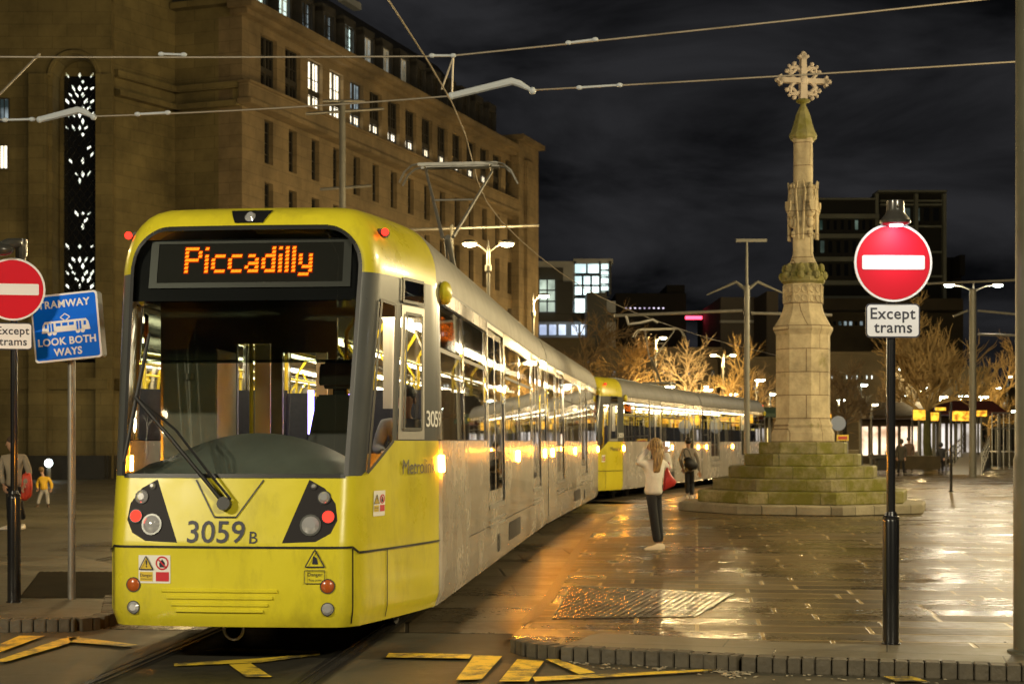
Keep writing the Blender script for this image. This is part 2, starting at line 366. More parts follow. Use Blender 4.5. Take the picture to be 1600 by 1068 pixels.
# tram lane of concrete slabs, dark bed between the rails, grooved rails
KERB_E = [(0.0, 12.05), (0.12, 12.9), (0.367, 14.87), (0.57, 17.2), (0.85, 20.6), (1.29, 25.3), (2.26, 32.8), (3.06, 37.5), (4.2, 41.0), (8.5, 53.5), (13.5, 67), (23, 91), (43, 134)]
lane = MB(); a, f = ribbon([p for p in TRS if p[1] > 11.0], -2.4, 2.2, 0.004); lane.add(a, f)
struct(lane.build('tram_lane', LANE, smooth=0))
bed = MB(); a, f = ribbon(TRS, -0.64, 0.64, 0.008); bed.add(a, f); struct(bed.build('track_bed', BEDM, smooth=0))
gr = MB(); rl = MB()
for sg in (-1, 1):
    a, f = ribbon(TRS, sg*0.7175-0.10, sg*0.7175+0.10, 0.012); gr.add(a, f)
    for o, wd in ((0.035, 0.055), (-0.045, 0.022)):
        a, f = ribbon(TRS, sg*(0.7175+o)-wd/2, sg*(0.7175+o)+wd/2, 0.016); rl.add(a, f)
struct(gr.build('rail_groove', GROOV, smooth=0)); struct(rl.build('tram_rails', RAILM, smooth=0))
# second pair of tracks to the left
TR2 = [(p[0]-3.9, p[1]) for p in TRS]
lane = MB(); a, f = ribbon([p for p in TR2 if p[1] > 21], -2.2, 1.4, 0.003); lane.add(a, f); struct(lane.build('tram_lane', LANE, smooth=0))
gr = MB(); rl = MB()
for sg in (-1, 1):
    a, f = ribbon(TR2, sg*0.7175-0.09, sg*0.7175+0.09, 0.010); gr.add(a, f)
    a, f = ribbon(TR2, sg*0.75-0.03, sg*0.75+0.03, 0.014); rl.add(a, f)
struct(gr.build('rail_groove', GROOV, smooth=0)); struct(rl.build('tram_rails', RAILM, smooth=0))

# plaza pavement, 0.1 m above the road, real kerb of granite setts
kr = [(0.05, 11.83), (0.16, 11.60), (0.39, 11.38), (1.43, 11.0), (1.66, 10.86), (3.56, 10.42), (22, 6.0)]
pl = MB(); ring = [(x, y) for x, y in KERB_E] + [(90, 160), (90, 6.0)] + kr[::-1]
def slab(ring, mat_, name, z=0.1):
    bm = bmesh.new(); vs = [bm.verts.new((x, y, z)) for x, y in ring]; fc = bm.faces.new(vs); bmesh.ops.triangulate(bm, faces=[fc])
    lo = [bm.verts.new((x, y, 0)) for x, y in ring]
    for i in range(len(ring)): j = (i+1) % len(ring); bm.faces.new((vs[i], vs[j], lo[j], lo[i]))
    me = bpy.data.meshes.new(name); bmesh.ops.recalc_face_normals(bm, faces=bm.faces); bm.to_mesh(me); bm.free(); me.materials.append(mat_)
    o = bpy.data.objects.new(name, me); COL.objects.link(o); return struct(o)
slab(ring, PLAZA, 'plaza_pavement')
def kerb_setts(path, name, seg=0.105, dep=0.16, top=0.112):
    mb = MB(); rnd = random.Random(3); pts = [Vector((*p, 0)) for p in path]; d = 0
    for a, b in zip(pts, pts[1:]):
        ln = (b-a).length; t = (b-a)/ln; k = 0.0
        while k < ln - 0.02:
            s = min(seg*rnd.uniform(0.9, 1.12), ln-k); c = a + t*(k + s/2); nn = Vector((t.y, -t.x, 0))
            h = top + rnd.uniform(-0.004, 0.003)
            mb.box((c.x + nn.x*rnd.uniform(-.004, .004), c.y + nn.y*rnd.uniform(-.004, .004), h/2), (s-0.010, dep, h), math.atan2(t.y, t.x)); k += s
    return struct(mb.build(name, SETT, bevel=0.006))
kerb_setts([(x, y) for x, y in kr[:6]] + [(9, 9.12)], 'granite_kerb')
a, f = ribbon([Vector(p) for p in kr[2:]], -0.08, -0.85, 0.106); mb = MB(); mb.add(a, f); struct(mb.build('kerb_paving', KERBM, smooth=0))
mb = MB(); a, f = ribbon([Vector(p) for p in KERB_E[1:]], -0.06, 0.06, 0.106); mb.add(a, f); struct(mb.build('lane_kerb', mat('dark_wet_kerb', (.04, .032, .018), .35, var=.4, vscale=4, bump=.4), smooth=0))
def corduroy(quad, dirv, z, name, sp=0.070, m=None):
    mb = MB(); d = Vector(dirv).normalized(); n = Vector((d.y, -d.x)); q = [Vector((p.x, p.y)) for p in quad]
    mb.add([(p.x, p.y, z) for p in q], [(0, 1, 2, 3)])
    lo = min(p.dot(n) for p in q); hi = max(p.dot(n) for p in q); c = lo + sp/2
    while c < hi:
        ts = []
        for i in range(4):
            a, b = q[i], q[(i+1) % 4]; da, db = a.dot(n)-c, b.dot(n)-c
            if da*db < 0: ts.append((a + (b-a)*(da/(da-db))).dot(d))
        if len(ts) == 2 and abs(ts[0]-ts[1]) > 0.03:
            t0, t1 = min(ts), max(ts); prof = [(-0.022, 0.0005), (-0.015, 0.0035), (-0.006, 0.0048), (0.006, 0.0048), (0.015, 0.0035), (0.022, 0.0005)]
            mb.rings([[(n.x*(c+u)+d.x*t, n.y*(c+u)+d.y*t, z+h) for u, h in prof] for t in (t0+.01, t1-.01)], closed=False, cap=False)
        c += sp
    return struct(mb.build(name, m or TACT, smooth=60))
corduroy([gp(862, 967, .1), gp(1088, 963, .1), gp(1150, 926, .1), gp(893, 914, .1)], (0.28, 0.96), 0.104, 'tactile_paving')
# left island
isl = [gp(172, 957, .1), gp(150, 964, .1), gp(120, 967, .1), gp(0, 968, .1), Vector((-14, 13.2, .1)), Vector((-14, 17.5, .1)), gp(0, 868, .1), gp(120, 868, .1), gp(176, 880, .1)]
slab([(p.x, p.y) for p in isl], KERBM, 'island_pavement')
kerb_setts([(p.x, p.y) for p in [gp(176, 930, .1), gp(172, 957, .1), gp(150, 964, .1), gp(120, 967, .1), gp(0, 968, .1), Vector((-14, 13.2, 0))]][::-1], 'granite_kerb')
corduroy([gp(30, 934, .1), gp(176, 934, .1), gp(176, 893, .1), gp(62, 893, .1)], (0.45, 1.0), 0.104, 'tactile_paving', m=mat('worn_corduroy', (.030, .024, .013), .8, var=.3, vscale=3, spec=.03))
# yellow box-junction paint
for q in ([(0,1009),(30,996),(70,996),(0,1022)], [(0,1033),(95,1001),(125,997),(105,1009),(10,1037),(0,1037)], [(104,997),(135,1000),(215,1010),(195,1013),(112,1006)],
          [(318,1020),(345,1015),(500,1020),(490,1024),(400,1024)], [(272,1040),(400,1032),(480,1025.4),(500,1022),(500,1026),(408,1038),(272,1044)],
          [(358,1041.6),(392,1039.4),(425,1061),(385,1061)], [(603,1030),(608,1023),(738,1025),(733,1032)], [(712,1066),(741,1027),(785,1028),(752,1065)],
          [(780,1068),(808,1033),(850,1036),(826,1068)], [(852,1033),(872,1033),(930,1054),(905,1057)], [(832,1061),(1130,1048),(1090,1053),(836,1068)], [(1380,1060),(1425,1060),(1450,1068),(1400,1068)]):
    mb = MB(); P = [gp(x, y, 0) for x, y in q]; mb.add([(p.x, p.y, 0.0205) for p in P], [list(range(len(P)))]); struct(mb.build('yellow_marking', YPAINT, smooth=0))

# bits of litter and leaf caught along the kerb
lt_ = MB(); rl_ = random.Random(4)
for k in range(120):
    i = rl_.choice((2, 3, 4)); a, b = kr[i], kr[i+1]; t = rl_.random(); x = a[0]+(b[0]-a[0])*t + rl_.gauss(0, .05); y = a[1]+(b[1]-a[1])*t - .13 - abs(rl_.gauss(0, .16)); s_ = rl_.uniform(.006, .022); an = rl_.uniform(0, 6.28)
    lt_.extr([(x + s_*q*math.cos(an+p), y + s_*q*math.sin(an+p), .006 + rl_.uniform(0, .004)) for p, q in ((0, 1.3), (1.3, .7), (2.6, 1.1), (4.4, .6))], (0, 0, .004))
o = lt_.build('gutter_litter', mat('litter', (.42, .36, .24), .8, var=.5, vscale=20), smooth=0); o['kind'] = 'stuff'
# ---------------------------------------------------------------- lettering
_tc = {}
def glyphs(s, size=1.0, bold=0.0, spacing=1.0):
    k = (s, size, bold, spacing)
    if k not in _tc:
        c = bpy.data.curves.new('t', 'FONT'); c.body = s; c.size = size; c.offset = bold; c.align_x = 'CENTER'; c.align_y = 'CENTER'; c.fill_mode = 'FRONT'; c.resolution_u = 3; c.space_character = spacing
        o = bpy.data.objects.new('t', c); COL.objects.link(o); bpy.context.view_layer.update()
        me = bpy.data.meshes.new_from_object(o.evaluated_get(bpy.context.evaluated_depsgraph_get()))
        X0 = [v.co.x for v in me.vertices]; cxm_ = (min(X0)+max(X0))/2
        _tc[k] = ([(v.co.x-cxm_, v.co.y) for v in me.vertices], [list(p.vertices) for p in me.polygons])
        bpy.data.objects.remove(o); bpy.data.curves.remove(c); bpy.data.meshes.remove(me)
    return _tc[k]
DOT = {'P': ['1111.','1...1','1...1','1111.','1....','1....','1....'], 'i': ['1','.','1','1','1','1','1'], 'c': ['....','....','.111','1...','1...','1...','.111'],
       'a': ['....','....','.11.','...1','.111','1..1','.111'], 'd': ['...1','...1','.111','1..1','1..1','1..1','.111'], 'l': ['1','1','1','1','1','1','1'], 'y': ['....','....','1..1','1..1','1..1','.111','...1','111.']}
def led_dots(s):
    x = 0; out = []
    for ch in s:
        g = DOT[ch]
        for r, row in enumerate(g):
            for c, b in enumerate(row):
                if b == '1': out.append((x + c, -r))
        x += len(g[0]) + 1
    return out, x - 1

# ---------------------------------------------------------------- tram
def lerp_tab(tab, v):
    if v <= tab[0][0]: return tab[0][1]
    for (a, b), (c, d) in zip(tab, tab[1:]):
        if v <= c: return b + (d-b)*(v-a)/(c-a)
    return tab[-1][1]
RAKE = [(.30, .05), (.40, .0), (.9, .0), (1.0, .02), (1.4, .10), (2.2, .265), (2.95, .42), (3.1, .455), (3.2, .495), (3.3, .56), (3.4, .67), (3.55, .95), (3.75, 1.4), (3.95, 1.9)]
YT = 1.6; LS = 14.0
def tsurf(s, v, off=0.0):
    """skin of the tram: s runs round the plan (0 nose centre, 1 front corner, 2 start of the straight side, then metres), v runs up and over the roof"""
    def P(s, v):
        a = abs(s); sg = 1 if s >= 0 else -1; t = max(0.0, v-2.95)
        an = min(t/.6, 1)*math.pi/2; u = max(0.0, t-.6)/.4
        z = v if t == 0 else 2.95 + .535*math.sin(an) + .03*u
        tm = max(0, min(z, 2.95)-1.4)/1.55; hw = 1.325 - .03*tm - .42*(1-math.cos(an)) - .865*u
        if v < .42: hw -= (.42-v)*.3
        y0 = lerp_tab(RAKE, v); wf = hw*(.683 + .055*tm); yt = YT + t*.62
        def pl(a):
            if a <= 1: return Vector((wf*a, y0 + .05*a*a))
            if a <= 2: q = a-1; return Vector((wf + (hw-wf)*q + .02*math.sin(q*math.pi), y0+.05 + (yt-y0-.05)*q))
            return Vector((hw, yt + (a-2)*(LS-yt)/(LS-YT)))
        h = .13
        for c in (1.0, 2.0):
            if abs(a-c) < h:
                q = (a-c+h)/(2*h); A = pl(c-h); B = pl(c); C = pl(c+h); p = A*(1-q)**2 + B*2*q*(1-q) + C*q*q; break
        else: p = pl(a)
        return Vector((p.x*sg, p.y, z))
    p = P(s, v)
    if off:
        e = 2e-3; n = (P(s+e, v)-P(s-e, v)).cross(P(s, v+e)-P(s, v-e))
        if n.length > 1e-12: p = p + n.normalized()*off*(1 if True else 0)
    return p
def inpoly(x, y, pg):
    r = False; n = len(pg)
    for i in range(n):
        (x0, y0), (x1, y1) = pg[i], pg[(i+1) % n]
        if (y0 > y) != (y1 > y) and x < (x1-x0)*(y-y0)/(y1-y0)+x0: r = not r
    return r
def Y2S(y): return 2 + (y-YT)
# window and door openings on the straight side of one section, metres behind the nose
SIDE_WIN = [(1.72, 3.12), (3.26, 5.0), (7.12, 8.95), (9.05, 10.85), (12.72, 13.7)]
SIDE_DOOR = [(5.22, 6.92), (11.02, 12.56)]
SW1 = [(1.14, 2.73), (1.33, 2.71), (1.36, 1.66), (1.10, 1.42)]
_arc = [(.70 + .22*math.cos(R(15*k)), 2.98 + .215*math.sin(R(15*k))) for k in range(7)]
WSP = [(-.92, 1.40), (.92, 1.40)] + _arc + [(-x, z) for x, z in _arc[::-1]]
HLP = [(.63, 1.375), (.76, 1.31), (.85, 1.20), (.87, 1.08), (.82, .985), (.70, .925), (.43, .915)]
DWO = [(1.42, 2.72), (1.76, 2.72), (1.76, 1.67), (1.42, 1.67)]      # cab drop window frame
DWI = [(1.475, 2.66), (1.715, 2.66), (1.715, 1.75), (1.475, 1.75)]
DUP = [(1.42, 2.93), (1.75, 2.93), (1.75, 2.75), (1.42, 2.75)]
def classify(s, v):
    a = abs(s); y = YT + (a-2); sg = 1 if s > 0 else -1
    if a < 2:
        if inpoly(s, v, WSP): return 'windscreen'
        if v > 2.93: return 'cab_shell'
        if a < 1 and v < .885: return 'bumper'
        if a >= 1 and v < .84: return 'bumper'
        if inpoly(a, v, HLP): return ('lamp_cluster', sg, 0)
        if inpoly(a, v, SW1): return ('cab_window', sg, 0)
        if inpoly(a, v, DWI): return ('drop_window', sg, 0)
        if inpoly(a, v, DWO): return ('drop_window_frame', sg, 0)
        if inpoly(a, v, DUP): return ('quarter_light', sg, 0)
        lim = 1.40 if a < 1.06 else min(1.66, 1.40 + (a-1.06)*.26/.30)
        return 'cab_shell' if v < lim else ('cab_surround', sg, 0)
    if v > 2.955: return 'roof'
    for i, (a0, b0) in enumerate(SIDE_DOOR):
        if a0 < y < b0 and .93 < v < 2.93:
            m = (a0+b0)/2; lf = 2*i + (y > m)
            if 1.12 < v < 2.80 and (a0+.14 < y < m-.08 or m+.08 < y < b0-.14): return ('door_glass', sg, lf)
            return ('door', sg, lf)
    for i, (a0, b0) in enumerate(SIDE_WIN):
        if a0 < y < b0 and 1.67 < v < 2.80: return ('side_window', sg, i)
    if y < 1.72 and v > 1.67: return ('cab_surround', sg, 0)
    if 1.66 < v < 2.82: return ('window_band', sg, 0)
    if v > 2.82: return ('cant_rail', sg, 0)
    return ('body_side', sg, 0) if v > .75 else ('skirt', sg, 0)
_sheet = None
def tram_sheet():
    """cut the skin along every panel edge once; both sections of both trams reuse the pieces"""
    global _sheet
    if _sheet: return _sheet
    S = 2 + LS - YT; bm = bmesh.new()
    vs = [bm.verts.new(p) for p in ((-S, .3, 0), (S, .3, 0), (S, 3.95, 0), (-S, 3.95, 0))]; bm.faces.new(vs)
    def cut(co, no, box=None):
        fs = bm.faces[:] if box is None else [f for f in bm.faces if any(box[0]-1e-6 <= l.vert.co.x <= box[1]+1e-6 for l in f.loops) or (min(l.vert.co.x for l in f.loops) < box[0] and max(l.vert.co.x for l in f.loops) > box[1])]
        ed = {e for f in fs for e in f.edges}; ve = {v for f in fs for v in f.verts}
        bmesh.ops.bisect_plane(bm, geom=list(ve)+list(ed)+list(fs), dist=1e-5, plane_co=(co[0], co[1], 0), plane_no=(no[0], no[1], 0))
    for v in (.34, .42, .60, .75, .84, .885, .915, .93, 1.12, 1.40, 1.66, 1.67, 1.75, 2.0, 2.3, 2.6, 2.66, 2.72, 2.75, 2.80, 2.82, 2.93, 2.955, 2.98, 3.03, 3.08, 3.13, 3.195, 3.25, 3.31, 3.37, 3.43, 3.49, 3.55, 3.65, 3.75, 3.85): cut((0, v), (0, 1))
    ss = {0.0, .25, .43, .5, .63, .75, .76, .82, .86, .87, .92, .96, 0.89, 0.94, 0.98, 1.0, 1.02, 1.04, 1.06, 1.08, 1.10, 1.12, 1.14, 1.2, 1.33, 1.36, 1.42, 1.475, 1.53, 1.6, 1.66, 1.715, 1.76, 1.87, 1.91, 1.95, 2.0, 2.04, 2.08, 2.13}
    for a, b in SIDE_WIN: ss |= {Y2S(a), Y2S(b)}
    for a, b in SIDE_DOOR:
        m = (a+b)/2; ss |= {Y2S(q) for q in (a, b, a+.14, b-.14, m-.08, m+.08)}
    for s in sorted(ss):
        for q in ({s, -s}): cut((q, 0), (1, 0))
    for pg, bx in ((SW1, (1.0, 1.42)), (HLP, (.4, .92)), (WSP, (.7, .96)), ([(1.06, 1.40), (1.36, 1.66)], (1.04, 1.38))):
        for i in range(len(pg)):
            (x0, y0), (x1, y1) = pg[i], pg[(i+1) % len(pg)]
            if abs(x0-x1) < 1e-6 or abs(y0-y1) < 1e-6 or max(x0, x1) < 0 or min(x0, x1) < 0: continue
            cut((x0, y0), (y1-y0, x0-x1), bx); cut((-x0, y0), (y1-y0, x1-x0), (-bx[1], -bx[0]))
    res = {}
    for f in bm.faces:
        c = f.calc_center_median(); key = classify(c.x, c.y); d = res.setdefault(key, ({}, [])); idx = []
        for l in f.loops:
            k = (round(l.vert.co.x, 5), round(l.vert.co.y, 5)); idx.append(d[0].setdefault(k, len(d[0])))
        d[1].append(idx)
    bm.free(); _sheet = res; return res

def strip_on(mb, pts, w, off=.004):
    for (a, b) in zip(pts, pts[1:]):
        n = max(1, int(math.hypot(b[0]-a[0], b[1]-a[1])/.04)) if max(abs(a[0]), abs(b[0])) < 2.2 else 1; off = off + .004 if n > 1 else off
        dx, dy = b[0]-a[0], b[1]-a[1]; ln = math.hypot(dx, dy); ux, uy = -dy/ln*w/2, dx/ln*w/2; vs = []
        for k in range(n+1):
            q = k/n; x, y = a[0]+dx*q, a[1]+dy*q; vs += [tsurf(x+ux, y+uy, off), tsurf(x-ux, y-uy, off)]
        mb.add(vs, [(2*i, 2*i+1, 2*i+3, 2*i+2) for i in range(n)])
def poly_on(mb, pg, off=.004):
    n = len(pg); c = (sum(p[0] for p in pg)/n, sum(p[1] for p in pg)/n)
    mb.add([tsurf(*p, off) for p in pg] + [tsurf(*c, off)], [(i, (i+1) % n, n) for i in range(n)])
def text_on(mb, s, sc, vc, size, sscale, off=.006, bold=0.0, spacing=1.0):
    """sscale: metres of one unit of s here"""
    vs, fs = glyphs(s, size, bold, spacing); mb.add([tsurf(sc + x/sscale, vc + y, off) for x, y in vs], fs)
def disc_on(mb, s, v, r, ss, off=.01, n=16, dome=0.0):
    ring = [tsurf(s + r*math.cos(2*math.pi*i/n)/ss, v + r*math.sin(2*math.pi*i/n), off) for i in range(n)]
    mb.add(ring + [tsurf(s, v, off+dome)], [(i, (i+1) % n, n) for i in range(n)])
def lens_on(mb, s, v, r, ss, dome=0.012, rim=0.0):
    n = 16; R0 = [tsurf(s + r*math.cos(2*math.pi*i/n)/ss, v + r*math.sin(2*math.pi*i/n), -.01) for i in range(n)]
    R1 = [tsurf(s + r*math.cos(2*math.pi*i/n)/ss, v + r*math.sin(2*math.pi*i/n), .008) for i in range(n)]
    R2 = [tsurf(s + r*.6*math.cos(2*math.pi*i/n)/ss, v + r*.6*math.sin(2*math.pi*i/n), .008+dome*.8) for i in range(n)]
    mb.rings([R0, R1, R2], cap=True)
FS, TS = .905, 1.45     # metres per unit of s on the nose and on the taper
LENS = mat('lamp_lens_clear', (0.62, 0.62, 0.64), 0.08, 0.5, coat=0.8)
ORL = mat('lamp_lens_orange', (0.42, 0.09, 0.012), 0.25, coat=0.5)
LABW = mat('label_white', (0.78, 0.76, 0.70), 0.5); LABR = mat('label_red', (0.55, 0.02, 0.03), 0.5); LABY = mat('label_yellow', (0.66, 0.47, 0.04), 0.5)
BLIND = mat('cab_sun_blind', (0.10, 0.115, 0.10), 0.7, var=0.15); DASH = mat('cab_dashboard', (0.15, 0.165, 0.15), 0.5, var=0.2)
BULK = mat('cab_bulkhead', (0.36, 0.35, 0.30), 0.5, var=0.2); PURP = emat('screen_violet', (0.35, 0.25, 1.0), 5.0)

LEDG = emat('led_glow', (1., .055, .0), .22)
CLU = mat('cluster_panel', (.016, .014, .016), .55, spec=.2)
RBOX = mat('roof_box', (0.22, 0.26, 0.27), .5, var=.2)
def tram_section(root, M, nose, rear, lit):
    sh = tram_sheet()
    mats = {'cab_shell': YEL, 'bumper': YEL, 'cab_surround': GRY, 'window_band': GLB, 'cant_rail': SIL, 'body_side': SIL, 'skirt': SIL, 'roof': RFS, 'door': SIL,
            'windscreen': WSC, 'cab_window': GLS, 'drop_window': GLS, 'quarter_light': GLS, 'drop_window_frame': ALU, 'side_window': GLS, 'door_glass': GLS, 'lamp_cluster': CLU}
    offs = {'windscreen': -.012, 'cab_window': -.012, 'drop_window': -.02, 'quarter_light': -.012, 'side_window': -.012, 'door_glass': -.016, 'door': -.022, 'lamp_cluster': -.002, 'bumper': .0, 'drop_window_frame': .006}
    objs = {}
    for key, (vd, fs) in sorted(sh.items(), key=lambda q: str(q[0])):
        nm = key if isinstance(key, str) else key[0]
        mb = MB(); mb.add([tsurf(s, v, offs.get(nm, 0)) for s, v in vd], fs)
        objs[key] = mb.build(nm, mats[nm], objs[('door',) + key[1:]] if nm == 'door_glass' else root, smooth=30, M=M)
    # panel seams and window gaskets
    mb = MB(); e = .012
    for sg in (-1, 1):
        strip_on(mb, [(0, .885), (sg*1.0, .885), (sg*1.05, .845), (sg*2, .842)], .016)
        strip_on(mb, [(sg*1.0, .33), (sg*1.0, .88)], .010); strip_on(mb, [(sg*1.33, .33), (sg*1.33, .84)], .008)
        strip_on(mb, [(sg*2.0, .32), (sg*2.0, 2.93)], .008); strip_on(mb, [(sg*.09-.04, 1.10), (sg*.28-.02, 1.37)], .012); strip_on(mb, [(-.13, 1.10), (.05, 1.10)], .012)
        strip_on(mb, [(sg*2.02, .75), (sg*Y2S(5.2), .75)], .010); strip_on(mb, [(sg*Y2S(6.95), .75), (sg*Y2S(11), .75)], .010)
        for y in (5.12, 7.02, 10.92, 12.66): strip_on(mb, [(sg*Y2S(y), .32), (sg*Y2S(y), 2.93)], .014)
        strip_on(mb, [(sg*2.05, 2.945), (sg*Y2S(13.9), 2.945)], .02)
    for pg in (WSP,): strip_on(mb, pg + [pg[0]], .03, .003)
    for pg in (SW1, DWI, DUP):
        for sg in (-1, 1): q = [(sg*x, y) for x, y in pg]; strip_on(mb, q + [q[0]], .024, .003)
    mb.build('panel_seam', BLK, root, smooth=0, M=M)
    for sg in (-1, 1):
        for a, b in SIDE_DOOR:
            fr = MB()
            for y in (a+.02, b-.02): strip_on(fr, [(sg*Y2S(y), .93), (sg*Y2S(y), 2.92)], .05, .006)
            strip_on(fr, [(sg*Y2S(a), .95), (sg*Y2S(b), .95)], .05, .008); strip_on(fr, [(sg*Y2S(a), 2.90), (sg*Y2S(b), 2.90)], .05, .006)
            for dz in (.80, .74): strip_on(fr, [(sg*Y2S(a+.03), dz), (sg*Y2S(b-.03), dz)], .03, .012)
            fr.build('door_frame', ALU, root, smooth=0, M=M)
    for sg in (-1, 1):
        for i, (a, b) in enumerate(SIDE_DOOR): m = (a+b)/2; mb = MB(); strip_on(mb, [(sg*Y2S(m), .97), (sg*Y2S(m), 2.88)], .022, -.012); mb.build('door_seal', BLK, objs[('door', sg, 2*i)], smooth=0, M=M)
        for i, (a, b) in enumerate(SIDE_WIN[:4]): mb = MB(); strip_on(mb, [(sg*Y2S(a), 2.42), (sg*Y2S(b), 2.42)], .035, -.006); mb.build('glazing_bar', BLK, objs[('side_window', sg, i)], smooth=0, M=M)
    for y0, y1, z0, z1 in ((7.35, 8.9, .46, .68), (6.05, 6.35, .42, .62)):
        for sg in (-1, 1):
            v = MB(); poly_on(v, [(sg*Y2S(y0), z0), (sg*Y2S(y1), z0), (sg*Y2S(y1), z1), (sg*Y2S(y0), z1)], .004)
            k = z0 + .03
            while k < z1 - .01: strip_on(v, [(sg*Y2S(y0+.03), k), (sg*Y2S(y1-.03), k)], .014, .012); k += .032
            v.build('vent_grille', DKG, root, smooth=0, M=M)
    # amber marker lamps along the side
    for y in ((1.66, 8.6, 13.3) if lit else (1.66,)):
        for sg in (-1, 1):
            m = MB(); s0 = Y2S(y); sg_ = sg
            q = [tsurf(sg*(s0-.05), 1.40, 0), tsurf(sg*(s0+.05), 1.40, 0), tsurf(sg*(s0+.05), 1.54, 0), tsurf(sg*(s0-.05), 1.54, 0)]
            nrm = Vector((sg, 0, 0)); m.extr(q, nrm*.022); m.build('marker_lamp', AMB, root, M=M, bevel=.006)
    # roof kit
    rf = MB()
    for q in (((-.7, 3.2, 3.44), (.7, 6.2, 3.55)), ((-.7, 8.2, 3.44), (.7, 10.6, 3.55)), ((-.36, 1.95, 3.44), (.30, 2.6, 3.56))):
        rf = MB(); rf.bbox(*q); rf.build('roof_equipment', RBOX, root, M=M, bevel=.03)
    # floor, ceiling, lights, seats, poles
    fl = MB(); fl.bbox((-1.24, 1.6, .90), (1.24, LS, .98)); fl.bbox((-.95, .9, .90), (.95, 1.6, .98)); fl.bbox((-.75, .35, .90), (.75, .9, .98)); fl.build('floor', DKG, root, M=M)
    ce = MB(); ce.bbox((-1.2, 1.9, 2.84), (1.2, LS, 2.88)); ce.build('ceiling', CREAM, root, M=M)
    li = MB()
    for x in (-.62, .62):
        for k in range(6): li.bbox((x-.09, 2.3 + k*1.95, 2.81), (x+.09, 3.95 + k*1.95, 2.838))
    li.build('ceiling_light', EMI_IN, root, M=M)
    k = 0
    for y in (3.0, 3.9, 4.9, 7.5, 8.4, 9.3, 10.3, 13.2):
        for x in (-.78, .78):
            st = MB(); st.box((x, y, 1.42), (.86, .45, .10)); st.box((x, y+.22, 1.78), (.86, .09, .72), M=Matrix.Rotation(R(-8), 4, 'X')); st.bbox((x-.3, y-.15, .98), (x+.3, y+.15, 1.38))
            st.build('seat', SEATM, root, M=M, bevel=.03)
    gpole = MB()
    for y in (2.15, 2.9, 3.4, 5.2, 6.1, 6.9, 9.0, 11.0, 12.6):
        for x in (-.42, .42):
            gpole.tube([(x, y, .98), (x, y, 2.6), (x*1.35, y, 2.84)], .02, 6)
    for x in (-.42, .42): gpole.tube([(x, 2.1, 2.52), (x, 12.6, 2.52)], .018, 6)
    for x in (-1.1, 1.1): gpole.tube([(x*.99, 2.2, 2.45), (x*.9, 2.4, 2.62), (x*.9, 4.8, 2.62), (x*.99, 5.0, 2.45)], .018, 6)
    gpole.build('grab_pole', POLEY, root, M=M)
    # running gear
    ug = MB(); ug.bbox((-1.1, 1.7, .34), (1.1, LS, .89)); ug.bbox((-.8, .5, .34), (.8, 1.7, .89)); ug.bbox((-.62, 2.6, .12), (.62, 4.6, .5)); ug.build('underframe', SKR, root, M=M)
    for y in (2.7, 4.5):
        for sg in (-1, 1):
            wb = MB(); wb.lathe([(.04, -.05), (.12, -.055), (.25, -.03), (.29, -.06), (.295, .05), (.25, .05), (.04, .05)], n=24, M=Matrix.Rotation(R(90), 4, 'Y')); 
            o = wb.build('wheel', SKR, root, M=M @ Matrix.Translation((sg*.7175, y, .31)))
    # bulkhead behind the cab, with a door window and a side window
    bk = MB()
    yb = 2.05
    for x0, x1, z0, z1 in ((-1.2, -.62, .98, 2.84), (-.62, -.52, 1.2, 2.84), (-.22, -.12, .98, 2.84), (-.52, -.22, 2.5, 2.84), (-.52, -.22, .98, 1.55), (-.12, .28, 2.42, 2.84), (-.12, .28, .98, 1.6), (.28, .36, .98, 2.84), (.36, 1.12, .98, 1.55), (.36, 1.12, 2.72, 2.84), (1.12, 1.2, .98, 2.84)):
        bk.bbox((x0, yb, z0), (x1, yb+.05, z1))
    bk.build('cab_bulkhead', BULK, root, M=M)
    cb = MB(); cb.bbox((-.98, 1.45, .98), (-.52, 2.03, 2.42)); cb.bbox((-.80, 1.43, 2.16), (-.70, 1.45, 2.22)); cb.build('equipment_cabinet', BULK, root, M=M, bevel=.02)
    pn = MB(); pn.bbox((-.4, 2.18, 1.0), (-.26, 2.22, 2.5)); pn.bbox((.05, 2.6, 1.0), (.15, 2.65, 2.8)); pn.bbox((.55, 3.2, 1.0), (.7, 3.24, 2.8)); pn.build('draught_screen', CREAM, root, M=M)
    if not rear and lit: vs_ = MB(); vs_.bbox((-.06, 2.75, 1.72), (-.01, 2.78, 2.12)); vs_.bbox((.16, 3.3, 2.0), (.24, 3.33, 2.1)); vs_.build('info_screen', PURP, root, M=M)
    # dashboard, seat, blind, header box
    rg = []
    for x in [-.86 + i*.086 for i in range(21)]:
        h = 1.42 + .30*max(0, 1-(x/.85)**2)**.9; rg.append([(x, .40, 1.12), (x, .34, 1.40), (x, .52, min(h, 1.50)), (x, .85, h), (x, 1.05, h-.03), (x, 1.1, 1.12)])
    db = MB(); db.rings(rg); db.build('dashboard', DASH, root, M=M, smooth=50)
    ds = MB(); ds.box((.42, 1.55, 1.45), (.5, .5, .12)); ds.rings([[(.42 + sx*(.25-.03*abs(k-1)), 1.78 + k*.035 + sy*.045, 1.48 + k*.19) for sx, sy in ((-1, -1), (1, -1), (1, 1), (-1, 1))] for k in range(4)]); ds.bbox((.36, 1.87, 2.0), (.48, 1.90, 2.2)); ds.bbox((.2, 1.3, .98), (.6, 1.8, 1.4))
    dso = ds.build('driver_seat', BLK, root, M=M, bevel=.03)
